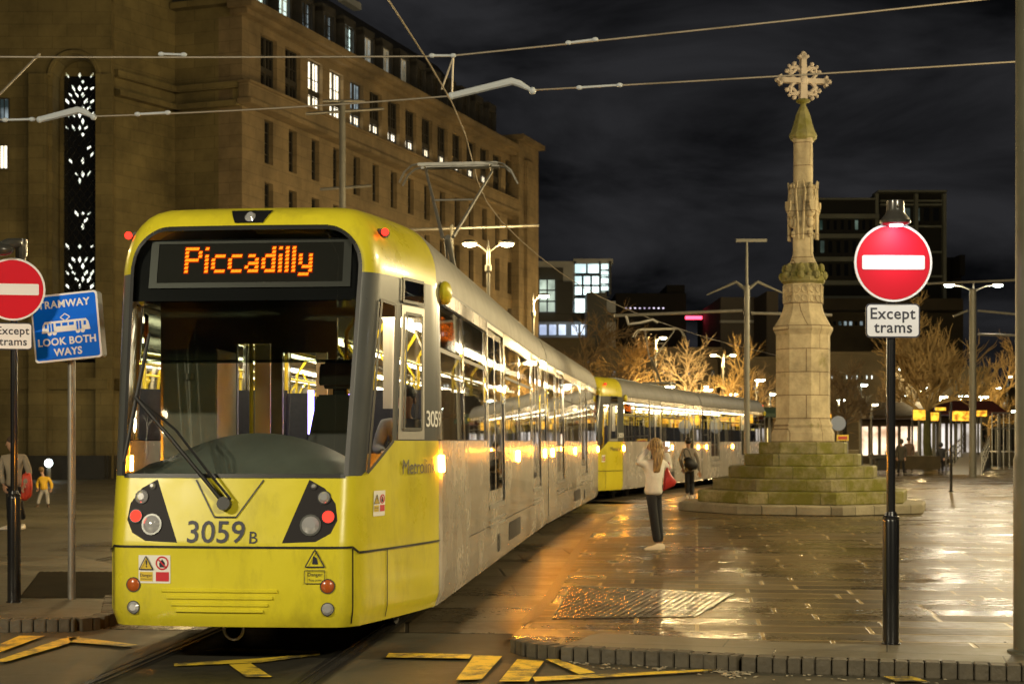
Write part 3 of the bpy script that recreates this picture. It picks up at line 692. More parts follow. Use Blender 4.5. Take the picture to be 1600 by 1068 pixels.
    hr = MB(); hr.rings([[(.42 + sx*w, 1.86 + sy*.055, z) for sx, sy in ((-1, -1), (1, -1), (1, 1), (-1, 1))] for z, w in ((2.10, .15), (2.15, .17), (2.28, .165), (2.34, .14))]); hr.build('headrest', BLK, dso, M=M, bevel=.03)
    bl = MB(); bl.extr([(-.84, .50, 2.26), (.84, .50, 2.26), (.84, .60, 2.74), (-.84, .60, 2.74)], (0, .01, 0)); bl.tube([(-.84, .49, 2.26), (.84, .49, 2.26)], .012, 6); bl.build('sun_blind', glassmat('blind_film', (.44, .47, .41), 1.16, .1), root, M=M)
    hb = MB(); hb.extr([(-.93, .455, 2.72), (.93, .455, 2.72), (.88, .563, 3.20), (-.88, .563, 3.20)], (0, .02, 0)); hb.bbox((-.88, .74, 2.74), (.88, 1.3, 2.80)); hb.build('header_panel', GLB, root, M=M)
    # display with its dot letters
    dy = lambda z: .455 + (z-2.72)*.225 - .012
    dp = MB(); dp.extr([(-.70, dy(2.86), 2.86), (.74, dy(2.86), 2.86), (.74, dy(3.165), 3.165), (-.70, dy(3.165), 3.165)], (0, .005, 0)); d_o = dp.build('destination_display', mat('display_screen', (.020, .019, .018), .5, spec=.05), root, M=M)
    bo = MB()
    for (x0, x1, z0, z1) in ((-.76, -.70, 2.82, 3.185), (.74, .80, 2.82, 3.185), (-.70, .74, 2.82, 2.86), (-.70, .74, 3.165, 3.185)): bo.extr([(x0, dy(z0)-.006, z0), (x1, dy(z0)-.006, z0), (x1, dy(z1)-.006, z1), (x0, dy(z1)-.006, z1)], (0, .012, 0))
    bo.build('display_frame', DKG, d_o, M=M)
    if lit:
        dots, wd = led_dots('Piccadilly'); px = .99/wd; pz = .235/8; lt = MB()
        for x, z in dots:
            X = -.49 + x*px; Z = 3.135 + z*pz - .0
            lt.extr([(X-px*.06, dy(Z-pz*.70)-.004, Z-pz*.70), (X+px*.92, dy(Z-pz*.70)-.004, Z-pz*.70), (X+px*1.12, dy(Z)-.004, Z), (X+px*.26, dy(Z)-.004, Z)], (0, -.003, 0))
        lt.build('destination_lettering', LED, d_o, M=M, smooth=0)
        lh = MB()
        for x, z in dots:
            X = -.49 + x*px; Z = 3.135 + z*pz; lh.add([(X-px*.25, dy(Z-pz*1.0)-.0015, Z-pz*1.0), (X+px*1.25, dy(Z-pz*1.0)-.0015, Z-pz*1.0), (X+px*1.25, dy(Z+pz*.25)-.0015, Z+pz*.25), (X-px*.25, dy(Z+pz*.25)-.0015, Z+pz*.25)], [(0, 1, 2, 3)])
        lh.build('lettering_glow', LEDG, d_o, M=M, smooth=0)
        for sg in (-1, 1):
            sd = MB(); a, b = SIDE_WIN[0]
            sp = MB(); poly_on(sp, [(sg*Y2S(a+.22), 2.46), (sg*Y2S(b-.22), 2.46), (sg*Y2S(b-.22), 2.76), (sg*Y2S(a+.22), 2.76)], -.03); so = sp.build('side_display', GLB, root, M=M, smooth=0)
            if not rear:
                q = .8/wd
                for x, z in dots:
                    y = a + .30 + x*q if sg > 0 else b - .30 - x*q; zz = 2.72 + z*.026
                    sd.add([tsurf(sg*Y2S(y), zz, -.024), tsurf(sg*Y2S(y+q*.8), zz, -.024), tsurf(sg*Y2S(y+q*.8), zz-.019, -.024), tsurf(sg*Y2S(y), zz-.019, -.024)], [(0, 1, 2, 3)])
                sd.build('side_lettering', LED, so, M=M, smooth=0)
    # lamps in their two clusters
    for sg in (-1, 1):
        cl = objs[('lamp_cluster', sg, 0)]
        for nm, s, v, r, mt in (('position_lamp', .755, 1.245, .042, LENS), ('tail_lamp',   .795, 1.105, .042, LEDR if (lit and not rear) else LENS), ('headlamp', .655, 1.045, .064, LENS), ('reflector', .668, 1.325, .02, LENS)):
            rim = MB(); lens_on(rim, sg*s, v, r*1.22, FS, .0); ro = rim.build(nm + '_rim', BLK if nm != 'headlamp' else GRY, cl, M=M)
            m = MB(); lens_on(m, sg*s, v, r, FS, .022); m.build(nm, mt, cl, M=M)
        for nm, v, r, mt, s in (('indicator_lens', .605, .048, ORL, .80), ('fog_lamp', .44, .042, LENS, .80)):
            rim = MB(); lens_on(rim, sg*s, v, r*1.15, FS, .0); rim.build(nm + '_rim', DKG, objs['bumper'], M=M)
            m = MB(); lens_on(m, sg*s, v, r, FS, .016); m.build(nm, mt, objs['bumper'], M=M)
        tp = MB(); c = tsurf(sg*1.22, 3.19, .0); tp.box(c, (.08, .12, .06), -sg*.6); po = tp.build('roof_marker', DKG, root, M=M, bevel=.015)
        tl = MB(); c2 = tsurf(sg*1.18, 3.17, .05); tl.ball(c2, .030, 10, 6); tl.build('marker_lens', LEDR if lit else LENS, po, M=M)
        cm = MB(); c = tsurf(sg*Y2S(1.85), 2.9, .03); cm.ball(c, .10, 12, 8, (.6, 1.3, 1)); cm.build('mirror_camera', YEL, root, M=M)
    # nose grille ridges, roof lamp
    gl = MB()
    for k, z in enumerate((.565, .515, .465, .42)):
        w = .43 - k*.035
        n = 12; gl.rings([[tsurf((-.07 + (-w + 2*w*i/n))/FS, z + dz, o) for dz, o in ((-.014, 0), (-.006, .016), (.006, .016), (.014, 0))] for i in range(n+1)], cap=True)
    gl.build('nose_ridges', YEL, root, M=M, smooth=40)
    rl = MB(); rl.rings([[tsurf(.01 + (-1 + 2*i/6)*(.125 + .08*k/5), 3.235 + .125*k/5, .008) for i in range(7)] for k in range(6)], closed=False, cap=False); ro = rl.build('roof_lamp_panel', GLB, root, M=M, smooth=0)
    m = MB(); lens_on(m, .01, 3.29, .045, FS, .02); m.build('roof_lamp', LENS, ro, M=M)
    # wiper
    wp = MB()
    base = tsurf(-.04, 1.19, .05); elb = tsurf(-.82, 1.97, .07)
    wp.tube([base, tsurf(-.22, 1.38, .09), tsurf(-.5, 1.66, .09), elb], .016, 8); wp.tube([base + Vector((.05, 0, .03)), tsurf(-.18, 1.42, .09), tsurf(-.46, 1.72, .085), elb], .011, 6)
    wp.lathe([(.0, -.03), (.05, -.03), (.05, .03), (0, .03)], base, 12, Matrix.Rotation(R(80), 4, 'X')); wo = wp.build('wiper', BLK, root, M=M)
    bd = MB(); bd.tube([tsurf(-.74, 2.45, .045), tsurf(-.82, 1.97, .05), tsurf(-.9, 1.50, .045)], [.012, .018, .012], 6); bd.build('wiper_blade', BLK, wo, M=M)
    # the black skirt below the nose and a loop of hose
    hs = MB(); hs.tube([Vector((-.05 + .075*math.cos(a), .30, .26 + .085*math.sin(a))) for a in [math.pi*.5 + 2*math.pi*i/14 for i in range(15)]], .012, 6); hs.build('coupling_hose', WIRE, root, M=M)
    cp = MB(); cp.bbox((-.16, .25, .30), (.16, .95, .48)); cp.bbox((-.9, .3, .28), (.9, .9, .34)); cp.build('coupler', SKR, root, M=M)
    if not rear:
        t = MB(); text_on(t, '3059', -.11, .985, .225, FS, .006, .002); text_on(t, 'B', .20, .95, .125, FS, .006); t.build('fleet_number', NAVY, root, M=M, smooth=0)
        t = MB(); text_on(t, 'Metrolink', 1.685, 1.45, .165, TS, .016, .0, .95); t.build('operator_name', mat('name_grey', (.07, .07, .06), .5), root, M=M, smooth=0)
        t = MB(); text_on(t, '3059', 1.92, 1.83, .185, 1.2, .006, .002, .86); t.build('fleet_number', WHT, root, M=M, smooth=0)
        for nm, sc_, vc, ss, wdt, hgt in (('warning_label', -.62, .72, FS, .245, .205), ('warning_label', 1.24, 1.19, TS, .17, .19)):
            m = MB(); h, q = hgt/2, wdt/2/ss; poly_on(m, [(sc_-q, vc-h), (sc_+q, vc-h), (sc_+q, vc+h), (sc_-q, vc+h)], .004); lo = m.build(nm, LABW, root, M=M, smooth=0)
            k = wdt/.245
            m = MB(); tri = lambda x, y, r: [(sc_+(x-r)/ss, vc+y-r*.9), (sc_+(x+r)/ss, vc+y-r*.9), (sc_+x/ss, vc+y+r*.95)]
            poly_on(m, tri(-.06*k, .045*k, .052*k), .006); poly_on(m, [(sc_-.112*k/ss, vc-.088*k), (sc_-.012*k/ss, vc-.088*k), (sc_-.012*k/ss, vc-.02*k), (sc_-.112*k/ss, vc-.02*k)], .006); m.build('hazard_symbol', LABY, lo, M=M, smooth=0)
            m = MB(); text_on(m, '!', sc_-.06*k/ss, vc+.036*k, .07*k, ss, .008, .002); text_on(m, 'Danger', sc_-.062*k/ss, vc-.045*k, .032*k, ss, .008); text_on(m, 'Overhead wires', sc_-.062*k/ss, vc-.072*k, .013*k, ss, .008)
            P_ = [(sc_+(-.06*k+a)/ss, vc+.045*k+b) for a, b in ((-.052*k, -.047*k), (.052*k, -.047*k), (0, .05*k))]; strip_on(m, P_ + [P_[0]], .007*k, .0075); m.build('hazard_lettering', NAVY, lo, M=M, smooth=0)
            m = MB(); n = 20; pts = [(sc_+(.06*k+.045*k*math.cos(2*math.pi*i/n))/ss, vc+.045*k+.045*k*math.sin(2*math.pi*i/n)) for i in range(n+1)]; strip_on(m, pts, .012*k, .006)
            strip_on(m, [(sc_+.03*k/ss, vc+.075*k), (sc_+.09*k/ss, vc+.015*k)], .010*k, .009); poly_on(m, [(sc_+.012*k/ss, vc-.088*k), (sc_+.112*k/ss, vc-.088*k), (sc_+.112*k/ss, vc-.02*k), (sc_+.012*k/ss, vc-.02*k)], .006); m.build('prohibition_symbol', LABR, lo, M=M, smooth=0)
            m = MB(); poly_on(m, [(sc_+(.06*k+a*k)/ss, vc+.045*k+b*k) for a, b in ((-.02, -.03), (.02, -.03), (.022, .0), (.0, .03), (-.022, .0))], .0075); m.build('figure_symbol', NAVY, lo, M=M, smooth=0)
        m = MB(); c0, c1 = .70, .745
        P_ = [(c0-.07/FS, c1+.0), (c0+.07/FS, c1), (c0, c1+.125)]; strip_on(m, P_+[P_[0]], .009, .006); text_on(m, '⚡' if False else 'Danger', c0, c1-.055, .036, FS, .006); text_on(m, 'Trap point', c0, c1-.095, .022, FS, .006)
        q = [(c0-.072/FS, c1-.12), (c0+.072/FS, c1-.12), (c0+.072/FS, c1-.025), (c0-.072/FS, c1-.025)]; strip_on(m, q+[q[0]], .005, .006); poly_on(m, [(c0-.022/FS, c1+.02), (c0+.022/FS, c1+.02), (c0+.012/FS, c1+.065), (c0-.012/FS, c1+.08)], .006)
        m.build('trap_warning', NAVY, root, M=M, smooth=0)

def pantograph(root, M, hz):
    p = MB(); b0 = 3.75
    for x in (-.5, .5): p.tube([(x, -.45, b0-.3), (x, -.45, b0), (x, .45, b0), (x, .45, b0-.3)], .03, 6)
    p.tube([(-.5, -.45, b0), (.5, -.45, b0)], .03, 6); p.tube([(-.5, .45, b0), (.5, .45, b0)], .03, 6)
    zk = b0 + (hz-b0)*.42
    p.tube([(0, .35, b0), (0, -1.25, zk)], .045, 8); p.tube([(-.12, .0, b0), (-.05, -1.2, zk)], .018, 6)
    for sg in (-1, 1): p.tube([(sg*.08, -1.25, zk), (sg*.52, .05, hz-.12)], [.03, .022], 6)
    p.tube([(-.3, -.6, zk+(hz-zk)*.5), (.3, -.6, zk+(hz-zk)*.5)], .015, 6)
    po = p.build('pantograph_frame', STEEL, root, M=M)
    h = MB()
    for dy in (-.16, .16):
        h.tube([(-.92, dy, hz-.30), (-.84, dy, hz-.14), (-.72, dy, hz-.04), (-.6, dy, hz-.01), (.6, dy, hz-.01), (.72, dy, hz-.04), (.84, dy, hz-.14), (.92, dy, hz-.30)], .018, 6)
        h.box((0, dy, hz-.025), (1.25, .035, .05))
    for x in (-.52, .52): h.tube([(x, -.16, hz-.04), (x, 0, hz-.13), (x, .16, hz-.04)], .015, 6)
    h.build('pantograph_head', STEEL, po, M=M)

def build_tram(label, i0, detail_lit, panto):
    f = TRK[i0]; a = TRK[i0+1]; b = TRK[i0+2]
    root = thing('tram', label, 'tram', (f[0], f[1], 0), 0, 'yellow and silver trams')
    d1 = Vector((a[0]-f[0], a[1]-f[1])).normalized(); d2 = Vector((b[0]-a[0], b[1]-a[1])).normalized()
    M1 = Matrix.Rotation(-math.atan2(d1.x, d1.y), 4, 'Z')
    A = Vector((a[0]-f[0], a[1]-f[1], 0))
    M2 = Matrix.Translation(A) @ Matrix.Rotation(-math.atan2(d2.x, d2.y), 4, 'Z') @ Matrix.Translation((0, LS+.06, 0)) @ Matrix.Scale(-1, 4, (0, 1, 0))
    M1 = M1
    tram_section(root, M1, True, False, detail_lit); tram_section(root, M2, False, True, detail_lit)
    gm = MB(); n = 9
    for k in range(n):
        y = LS - .02 + (k/(n-1))*.16 ; w = 1.26 if k % 2 else 1.20
        gm.rings([[(-w, y, .5), (w, y, .5), (w, y, 2.95), (w-.4, y, 3.35), (-w+.4, y, 3.35), (-w, y, 2.95)], [(-w, y+.02, .5), (w, y+.02, .5), (w, y+.02, 2.95), (w-.4, y+.02, 3.35), (-w+.4, y+.02, 3.35), (-w, y+.02, 2.95)]], cap=False)
    gm.build('gangway_bellows', BLK, root, M=M1, smooth=0)
    if panto: pantograph(root, M1 @ Matrix.Translation((0, LS-1.2, 0)), panto)
    return root
tram_a = build_tram('yellow-nosed tram numbered 3059 with Piccadilly in amber dots, nearest the kerb', 2, True, 6.02)
tram_b = build_tram('second tram curving away behind the first, beyond the woman in white', 5, True, 5.7)
# ---------------------------------------------------------------- lamps
def area(name, loc, power, col, size, parent=None, tilt=(0, 0), spread=170):
    l = bpy.data.lights.new(name, 'AREA'); l.shape = 'DISK'; l.size = size; l.energy = power; l.color = col; l.spread = R(spread)
    o = bpy.data.objects.new(name, l); COL.objects.link(o); o.location = loc; o.rotation_euler = (tilt[0], tilt[1], 0)
    if parent: o.parent = parent
    return o
WARM = (1.0, 0.71, 0.31); WARM2 = (1.0, 0.84, 0.58); COOL = (0.9, 1.0, 0.9)
def bulb(name, loc, power, col, r, parent):
    l = bpy.data.lights.new(name, 'POINT'); l.energy = power; l.color = col; l.shadow_soft_size = r
    o = bpy.data.objects.new(name, l); COL.objects.link(o); o.location = loc; o.parent = parent; return o
def street_lamp(label, x, y, h, arms, power, rz=0.0, group='street lamps', col=WARM, r=.075, reach=.75, z0=0.0, lens=None, spread=170, lens_r=.22):
    t = thing('street_lamp', label, 'street lamp', (x, y, z0), rz, group)
    p = MB(); p.lathe([(r*1.6, 0), (r*1.6, .9), (r*1.05, .98), (r, 1.05), (r*.8, h-.9), (r*1.5, h-.88), (r*1.5, h-.7), (r*.9, h-.66), (r*.7, h-.15), (r*.25, h+.15), (0, h+.2)], n=12); p.build('post', PSTL, t)
    for sg in arms:
        a = MB(); a.tube([(0, 0, h-.25), (sg*reach*.5, 0, h-.02), (sg*reach, 0, h+.03)], .035, 6); a.build('arm', PSTL, t)
        hd = MB(); hd.lathe([(0, .10), (.16, .09), (lens_r+.05, .03), (lens_r+.05, -.02), (lens_r, -.03)], (sg*reach, 0, h+.05), 16); ho = hd.build('lamp_head', PSTL, t)
        ln = MB(); ln.lathe([(lens_r, -.03), (lens_r*.9, -.08), (lens_r*.45, -.115), (0, -.12)], (sg*reach, 0, h+.05), 16); ln.build('lamp_lens', lens or LAMPW, ho)
        if power: bulb('lamp_light', (sg*reach, 0, h-.24), power*1.1, col, .12, t)
    return t
# assumed lamp posts, added unseen behind the camera to light tram front and pavement
street_lamp('added tall lamp post outside the view, to the right behind the viewpoint', 6.5, -4.5, 8.2, (-1, 1), 1450, rz=R(20), col=(1.0, .88, .62), lens_r=.13)
street_lamp('added tall lamp post outside the view, to the left behind the viewpoint', -11.8, -1.5, 8.2, (-1, 1), 1700, rz=R(-15), col=(1.0, .88, .62), lens_r=.13)
# ---------------------------------------------------------------- the stone cross
MOSS = (0.135, 0.130, 0.014)
STN = stone('monument_stone', (0.50, 0.42, 0.27), (0.20, 0.14, 0.08), 0.9, 0.52, 0.10, 0.85, (MOSS, 0.585), bump=0.3, mscale=1.3)
STEPM = stone('monument_steps', (0.36, 0.32, 0.17), (0.06, 0.06, 0.025), 1.1, 2.0, 0.30, 0.75, (MOSS, 0.40), bump=0.4, mscale=1.8)
MOSSY = stone('mossy_stone', (0.26, 0.24, 0.10), (0.1, 0.1, 0.04), 4, 4, 0.15, 0.85, (MOSS, 0.45), bump=0.3, mscale=2.5)
mc = (6.62, 34.2); MR = R(-17)
mon = thing('stone_cross', 'tall carved stone memorial cross on mossy octagonal steps in the wet square', 'monument', (*mc, 0.1), MR)
zb = 0.0
for k, (ap, h) in enumerate(((2.66, .21), (2.25, .268), (1.93, .268), (1.60, .268), (1.26, .268), (.95, .268))):
    rr = ap*1.082; mb = MB()
    mb.lathe([(rr-.02, zb), (rr, zb+.02), (rr, zb+h-.03), (rr-.03, zb+h), (0.3, zb+h)], n=8, rot=R(22.5)); zb += h
    mb.build('step', STEPM if k else stone('base_stone', (0.36, 0.32, 0.22), (0.04, 0.04, 0.02), .72, 2, .3, .75, (MOSS, .60), bump=.4), mon, smooth=20)
q = 1.05; o8 = dict(n=8, rot=R(22.5))
zr = lambda y: HC + (690-y)*.01451 - .1
ped = MB(); ped.lathe([(.70*q, zr(691)), (.70*q, zr(676)), (.64*q, zr(668)), (.655*q, zr(664)), (.60*q, zr(656)), (.60*q, zr(524)), (.62*q, zr(521)), (.665*q, zr(515)), (.665*q, zr(511)), (.62*q, zr(508)), (.53*q, zr(497)), (.455*q, zr(486)), (.43*q, zr(478)), (.43*q, zr(444)), (.3, zr(443))], **o8); ped.build('pedestal', STN, mon, smooth=20)
cap = MB(); cap.lathe([(.43*q, zr(444)), (.49*q, zr(440)), (.49*q, zr(434)), (.44*q, zr(431)), (.40*q, zr(424)), (.30*q, zr(412)), (.2, zr(411))], **o8)
for i in range(8):
    a = R(45*i); c = Vector((.47*math.cos(a), .47*math.sin(a), zr(431))); cap.ball(c, .085, 8, 6, (1, 1, 1.2)); cap.ball(c*.86 + Vector((0, 0, .16+.14*zr(431)*0)) + Vector((0, 0, zr(431)*.14)), .08, 8, 6, (1, 1, 1.5))
    b = R(45*i+22.5); cap.ball((.44*math.cos(b), .44*math.sin(b), zr(430)), .06, 8, 6)
cap.build('carved_capital', MOSSY, mon)
tr = MB()     # quatrefoil panels round the block
for i in range(8):
    a = R(45*i); n = Vector((math.cos(a), math.sin(a), 0)); t = Vector((-n.y, n.x, 0)); c = n*(.43*q*.924+.006)
    for dz in (zr(450), zr(462)+.02, zr(471)):
        pass
    for u, zc in ((-.085, zr(453)), (.085, zr(453)), (-.085, zr(467)), (.085, zr(467))):
        pts = [c + t*(u+.062*math.cos(k*math.pi/5)) + Vector((0, 0, zc+.075*math.sin(k*math.pi/5))) for k in range(11)]; tr.tube(pts, .014, 5)
    fr_ = [c + t*u + Vector((0, 0, z)) for u, z in ((-.165, zr(474)), (.165, zr(474)), (.165, zr(446)), (-.165, zr(446)), (-.165, zr(474)))]; tr.tube(fr_, .016, 5)
tr.build('tracery_panel', STN, mon)
def lobed(r, z, n=32): return [(r*(1+.10*math.cos(4*2*math.pi*k/n+math.pi)*1.0)*math.cos(2*math.pi*k/n), r*(1+.10*math.cos(4*2*math.pi*k/n+math.pi))*math.sin(2*math.pi*k/n), z) for k in range(n)]
sh = MB(); sh.rings([lobed(r, zr(y)) for r, y in ((.33, 412), (.28, 405), (.235, 396), (.23, 330), (.222, 222), (.25, 219), (.25, 216))]); sh.build('shaft', STN, mon, smooth=40)
col_ = MB(); col_.lathe([(.25, zr(219)), (.30*q, zr(215)), (.31*q, zr(211)), (.29*q, zr(207)), (.2, zr(206))], **o8); col_.build('collar', MOSSY, mon, smooth=20)
sp = MB(); sp.lathe([(.285*q, zr(208)), (.21*q, zr(193)), (.165*q, zr(180)), (.11*q, zr(170)), (.07, zr(164)), (.06, zr(161)), (.14, zr(159)), (.175, zr(157)), (.15, zr(154.5)), (.08, zr(153)), (.05, zr(152))], **o8); sp.build('spirelet', MOSSY, mon, smooth=25)
for i in range(4):     # shield-bearing figures half way up
    a = R(45+90*i) + R(-5); n = Vector((math.cos(a), math.sin(a), 0)); t = Vector((-n.y, n.x, 0)); c = n*.255; fg = MB()
    for z, r, o in ((zr(300), .085, .02), (zr(312), .10, .03), (zr(330), .115, .03), (zr(348), .09, .02), (zr(366), .06, 0)): fg.ball(c + n*o + Vector((0, 0, z)), r, 10, 7, (1, 1, 1.5))
    fg.ball(c + n*.03 + Vector((0, 0, zr(291))), .065, 10, 7, (1, 1, 1.2))
    pts = [(-.10, .10), (.10, .10), (.105, -.02), (.06, -.14), (0, -.19), (-.06, -.14), (-.105, -.02)]
    fg.extr([c + n*.12 + t*x + Vector((0, 0, zr(322)+y)) for x, y in pts], n*.04)
    for sg in (-1, 1): fg.tube([c + n*.0 + t*(sg*.19) + Vector((0, 0, zr(375))), c + n*.02 + t*(sg*.17) + Vector((0, 0, zr(335))), c + n*.03 + t*(sg*.13) + Vector((0, 0, zr(300))), c + n*.02 + t*(sg*.19) + Vector((0, 0, zr(284)))], [.035, .03, .028, .02], 6)
    fg.build('carved_figure', STN, mon)
cx = MB(); zc = zr(125); D = .07
def bar(x0, z0, x1, z1, w0, w1):
    d = Vector((x1-x0, z1-z0)); ln = d.length; u = Vector((-d.y, d.x))/ln
    cx.extr([(x0+u.x*w0, -D, z0+u.y*w0), (x1+u.x*w1, -D, z1+u.y*w1), (x1-u.x*w1, -D, z1-u.y*w1), (x0-u.x*w0, -D, z0-u.y*w0)], (0, 2*D, 0))
bar(0, zr(153.5), 0, zc+.62, .085, .055); bar(-.60, zc, .60, zc, .055, .055)
for a in range(4):
    if a == 3: continue
    c, s = math.cos(a*math.pi/2), math.sin(a*math.pi/2); rot = lambda u, v: (u*c - v*s, zc + u*s + v*c)
    for u0, v0, u1, v1, w in ((.50, 0, .56, .115, .035), (.50, 0, .56, -.115, .035), (.54, 0, .64, 0, .04)):
        p0, p1 = rot(u0, v0), rot(u1, v1); bar(*p0, *p1, w, w*.8)
    cx.ball((rot(.64, 0)[0], 0, rot(.64, 0)[1]), .045, 8, 6)
for a in range(4):
    th = math.pi/4 + a*math.pi/2
    for sg in (-1, 1):
        pts = []
        for k in range(9):
            b = th + sg*(math.pi/4)*(1-k/8)*.93; rr = .15 + .27*(k/8)**.8; pts.append((rr*math.cos(b), 0, zc + rr*math.sin(b)))
        cx.tube(pts, [.05]*5 + [.045, .04, .04, .035], 6)
        b = th + sg*.28; cx.ball((.44*math.cos(b), 0, zc + .44*math.sin(b)), .055, 8, 6); b = th + sg*.42; cx.tube([(.30*math.cos(th), 0, zc+.30*math.sin(th)), (.36*math.cos(b), 0, zc+.36*math.sin(b))], .04, 6)
    cx.ball((.47*math.cos(th), 0, zc + .47*math.sin(th)), .04, 8, 6)
cx.ball((0, 0, zc), .13, 12, 8, (1, .8, 1))
cxo = cx.build('cross_head', mat('cross_stone', (0.42, 0.36, 0.30), .8, var=.2, bump=.3), mon)
cxo.rotation_euler.z = R(17) + R(10)

# ---------------------------------------------------------------- road signs
def flat(mb, pts, y, d=.002):
    mb.extr([(x, y, z) for x, z in pts], (0, d, 0))
def rrect(w, h, r, cx=0, cz=0, n=5):
    out = []
    for sx, sz, a0 in ((1, 1, 0), (-1, 1, 90), (-1, -1, 180), (1, -1, 270)):
        for k in range(n+1):
            a = R(a0 + 90*k/n); out.append((cx + sx*(w/2-r) + r*math.cos(a), cz + sz*(h/2-r) + r*math.sin(a)))
    return out
def circ(r, cz=0, n=48): return [(r*math.cos(2*math.pi*i/n), cz + r*math.sin(2*math.pi*i/n)) for i in range(n)]
def lettering(name, rows, mt, parent, y, bold=.012):
    mb = MB()
    for s, x, z, size, spc in rows:
        vs, fs = glyphs(s, size, bold*size, spc); mb.add([(x+a, y, z+b) for a, b in vs], fs)
    return mb.build(name, mt, parent, smooth=0)
def sign_bar_label(t, zp, w, h, fs_=.122):
    p = MB(); flat(p, rrect(w, h, .035, 0, zp), -.052, .012); po = p.build('plate', NAVY, t)
    p = MB(); flat(p, rrect(w-.022, h-.022, .028, 0, zp), -.055, .002); p.build('plate_face', SGNW, po)
    lettering('plate_lettering', [('Except', 0, zp+.05, fs_, 1.06), ('trams', 0, zp-.055, fs_, 1.06)], NAVY, po, -.0565, .016)
def no_entry(label, x, y, z0, hz, yaw, post_h, sleeve_h, plate_gap, plate_w, plate_h, lampkind, roll=0):
    t = thing('no_entry_sign', label, 'road sign', (x, y, z0), yaw, 'no entry signs at the tramway')
    p = MB(); p.lathe([(.064, 0), (.064, sleeve_h-.05), (.060, sleeve_h-.03), (.064, sleeve_h-.025), (.064, sleeve_h-.01), (.048, sleeve_h), (.040, sleeve_h+.03)], n=24); p.lathe([(.075, 0), (.075, .008), (.06, .012)], n=24); p.build('post_sleeve', PBLK, t)
    p = MB(); p.lathe([(.034, sleeve_h), (.034, post_h), (.02, post_h+.01)], n=20); p.build('post', PBLK, t)
    d = MB(); d.extr([(a, -.062, b) for a, b in circ(.298, hz)], (0, .022, 0)); d.tube([(a, -.062, b) for a, b in circ(.297, hz) + [circ(.297, hz)[0]]], .006, 6)
    do = d.build('disc', SGNW, t)
    f = MB(); flat(f, circ(.283, hz), -.0655, .003); f.build('disc_face', SGNR, do, smooth=0)
    b = MB(); flat(b, rrect(.485, .108, .014, 0, hz), -.069, .003); b.build('disc_bar', SGNW, do, smooth=0)
    sign_bar_label(t, hz-.30-plate_gap-plate_h/2, plate_w, plate_h, .122 if lampkind == 'hood' else .106)
    br = MB()
    for zz in (hz+.12, hz-.12, hz-.30-plate_gap-plate_h/2): br.box((0, -.025, zz), (.10, .035, .04))
    br.build('bracket', STEEL, t)
    return t
ns = no_entry('black posted no entry sign with its lamp lit, in front of the stone cross', (1392-800)/F*11.56, 11.56, .1, 2.92, R(2.5), 2.62, .985, .012, .42, .262, 'hood')
lp = MB(); zt = 3.21
lp.lathe([(.0, zt+.175), (.055, zt+.175), (.066, zt+.168), (.068, zt+.10), (.075, zt+.075), (.10, zt+.045), (.115, zt+.02), (.112, zt+.0), (.09, zt-.012), (0, zt-.008)], (0, -.115, 0), 20); lp.box((0, -.04, zt+.06), (.05, .12, .05)); lp.ball((0, -.185, zt+.12), .012, 8, 6)
lo = lp.build('lamp_hood', mat('lamp_hood_grey', (.045, .043, .038), .28, coat=.4), ns)
ll = MB(); ll.lathe([(.05, 0), (.05, -.008), (0, -.01)], (0, -.135, zt-.013), 14); ll.build('lamp_lens', emat('sign_lamp', (.95, .95, 1.0), 8), lo)
a_ = area('lamp_light', (0, -.27, zt-.035), 1.15, (.93, .95, 1.0), .07, ns, tilt=(R(24), 0), spread=170)
ns2 = no_entry('no entry sign at the left edge, on the island beside the blue tramway sign', (22-800)/F*14.57, 14.57, .1, 3.02, R(9), 2.72, 1.05, .02, .36, .262, 'arm')
lp = MB(); zt = 3.34
lp.tube([(.06, 0, zt-.1), (.065, -.02, zt+.10), (.05, -.05, zt+.13), (-.03, -.10, zt+.11), (-.16, -.13, zt+.06)], [.045, .05, .05, .06, .045], 10); lp.lathe([(.05, 0), (.05, .16), (.03, .17)], (.075, -.0, zt+.01), 12); lp.ball((-.1, -.14, zt+.05), .085, 12, 8, (1.5, 1, .7))
lp.build('lamp_hood', mat('lamp_hood_dark', (.04, .04, .035), .25, coat=.4), ns2)

bs = thing('tramway_sign', 'blue tramway look both ways sign tilted on a thin grey post', 'road sign', ((112-800)/F*14.87, 14.87, .1), R(-7))
p = MB(); p.lathe([(.038, 0), (.038, 2.9), (.02, 2.91)], n=16); p.build('post', STEEL, bs)
zb = 1.55 + (690-511)/F*14.8; W_, H_ = .685, .655
RT = Matrix.Translation((0, -.03, zb)) @ Matrix.Rotation(R(-5.2), 4, 'Y')
p = MB(); p.extr([(x, -.10, z) for x, z in rrect(W_, H_, .035)], (0, .12, 0)); bo = p.build('sign_box', mat('sign_box_grey', (.33, .35, .35), .45, var=.1), bs, M=RT)
p = MB(); flat(p, rrect(W_+.004, H_+.004, .035), -.106, .005); p.build('sign_border', SGNW, bo, M=RT)
p = MB(); flat(p, rrect(W_-.035, H_-.035, .024), -.109, .003); p.build('sign_face', SGNB, bo, M=RT)
for s, x, z, size, spc in (('TRAMWAY', 0, .225, .100, 1.10), ('LOOK BOTH', 0, -.14, .100, 1.06), ('WAYS', 0, -.245, .100, 1.06)):
    mb = MB(); vs, fs = glyphs(s, size, .03*size, spc); mb.add([(x+a, -.1105, z+b) for a, b in vs], fs); mb.build('sign_lettering', SGNW, bo, M=RT, smooth=0)
ty = -.1105; mb = MB()
mb.add([(x, ty, z) for x, z in ((-.25, -.045), (.25, -.045), (.235, .035), (.21, .065), (-.21, .065), (-.235, .035))], [(0, 1, 2, 3, 4, 5)])
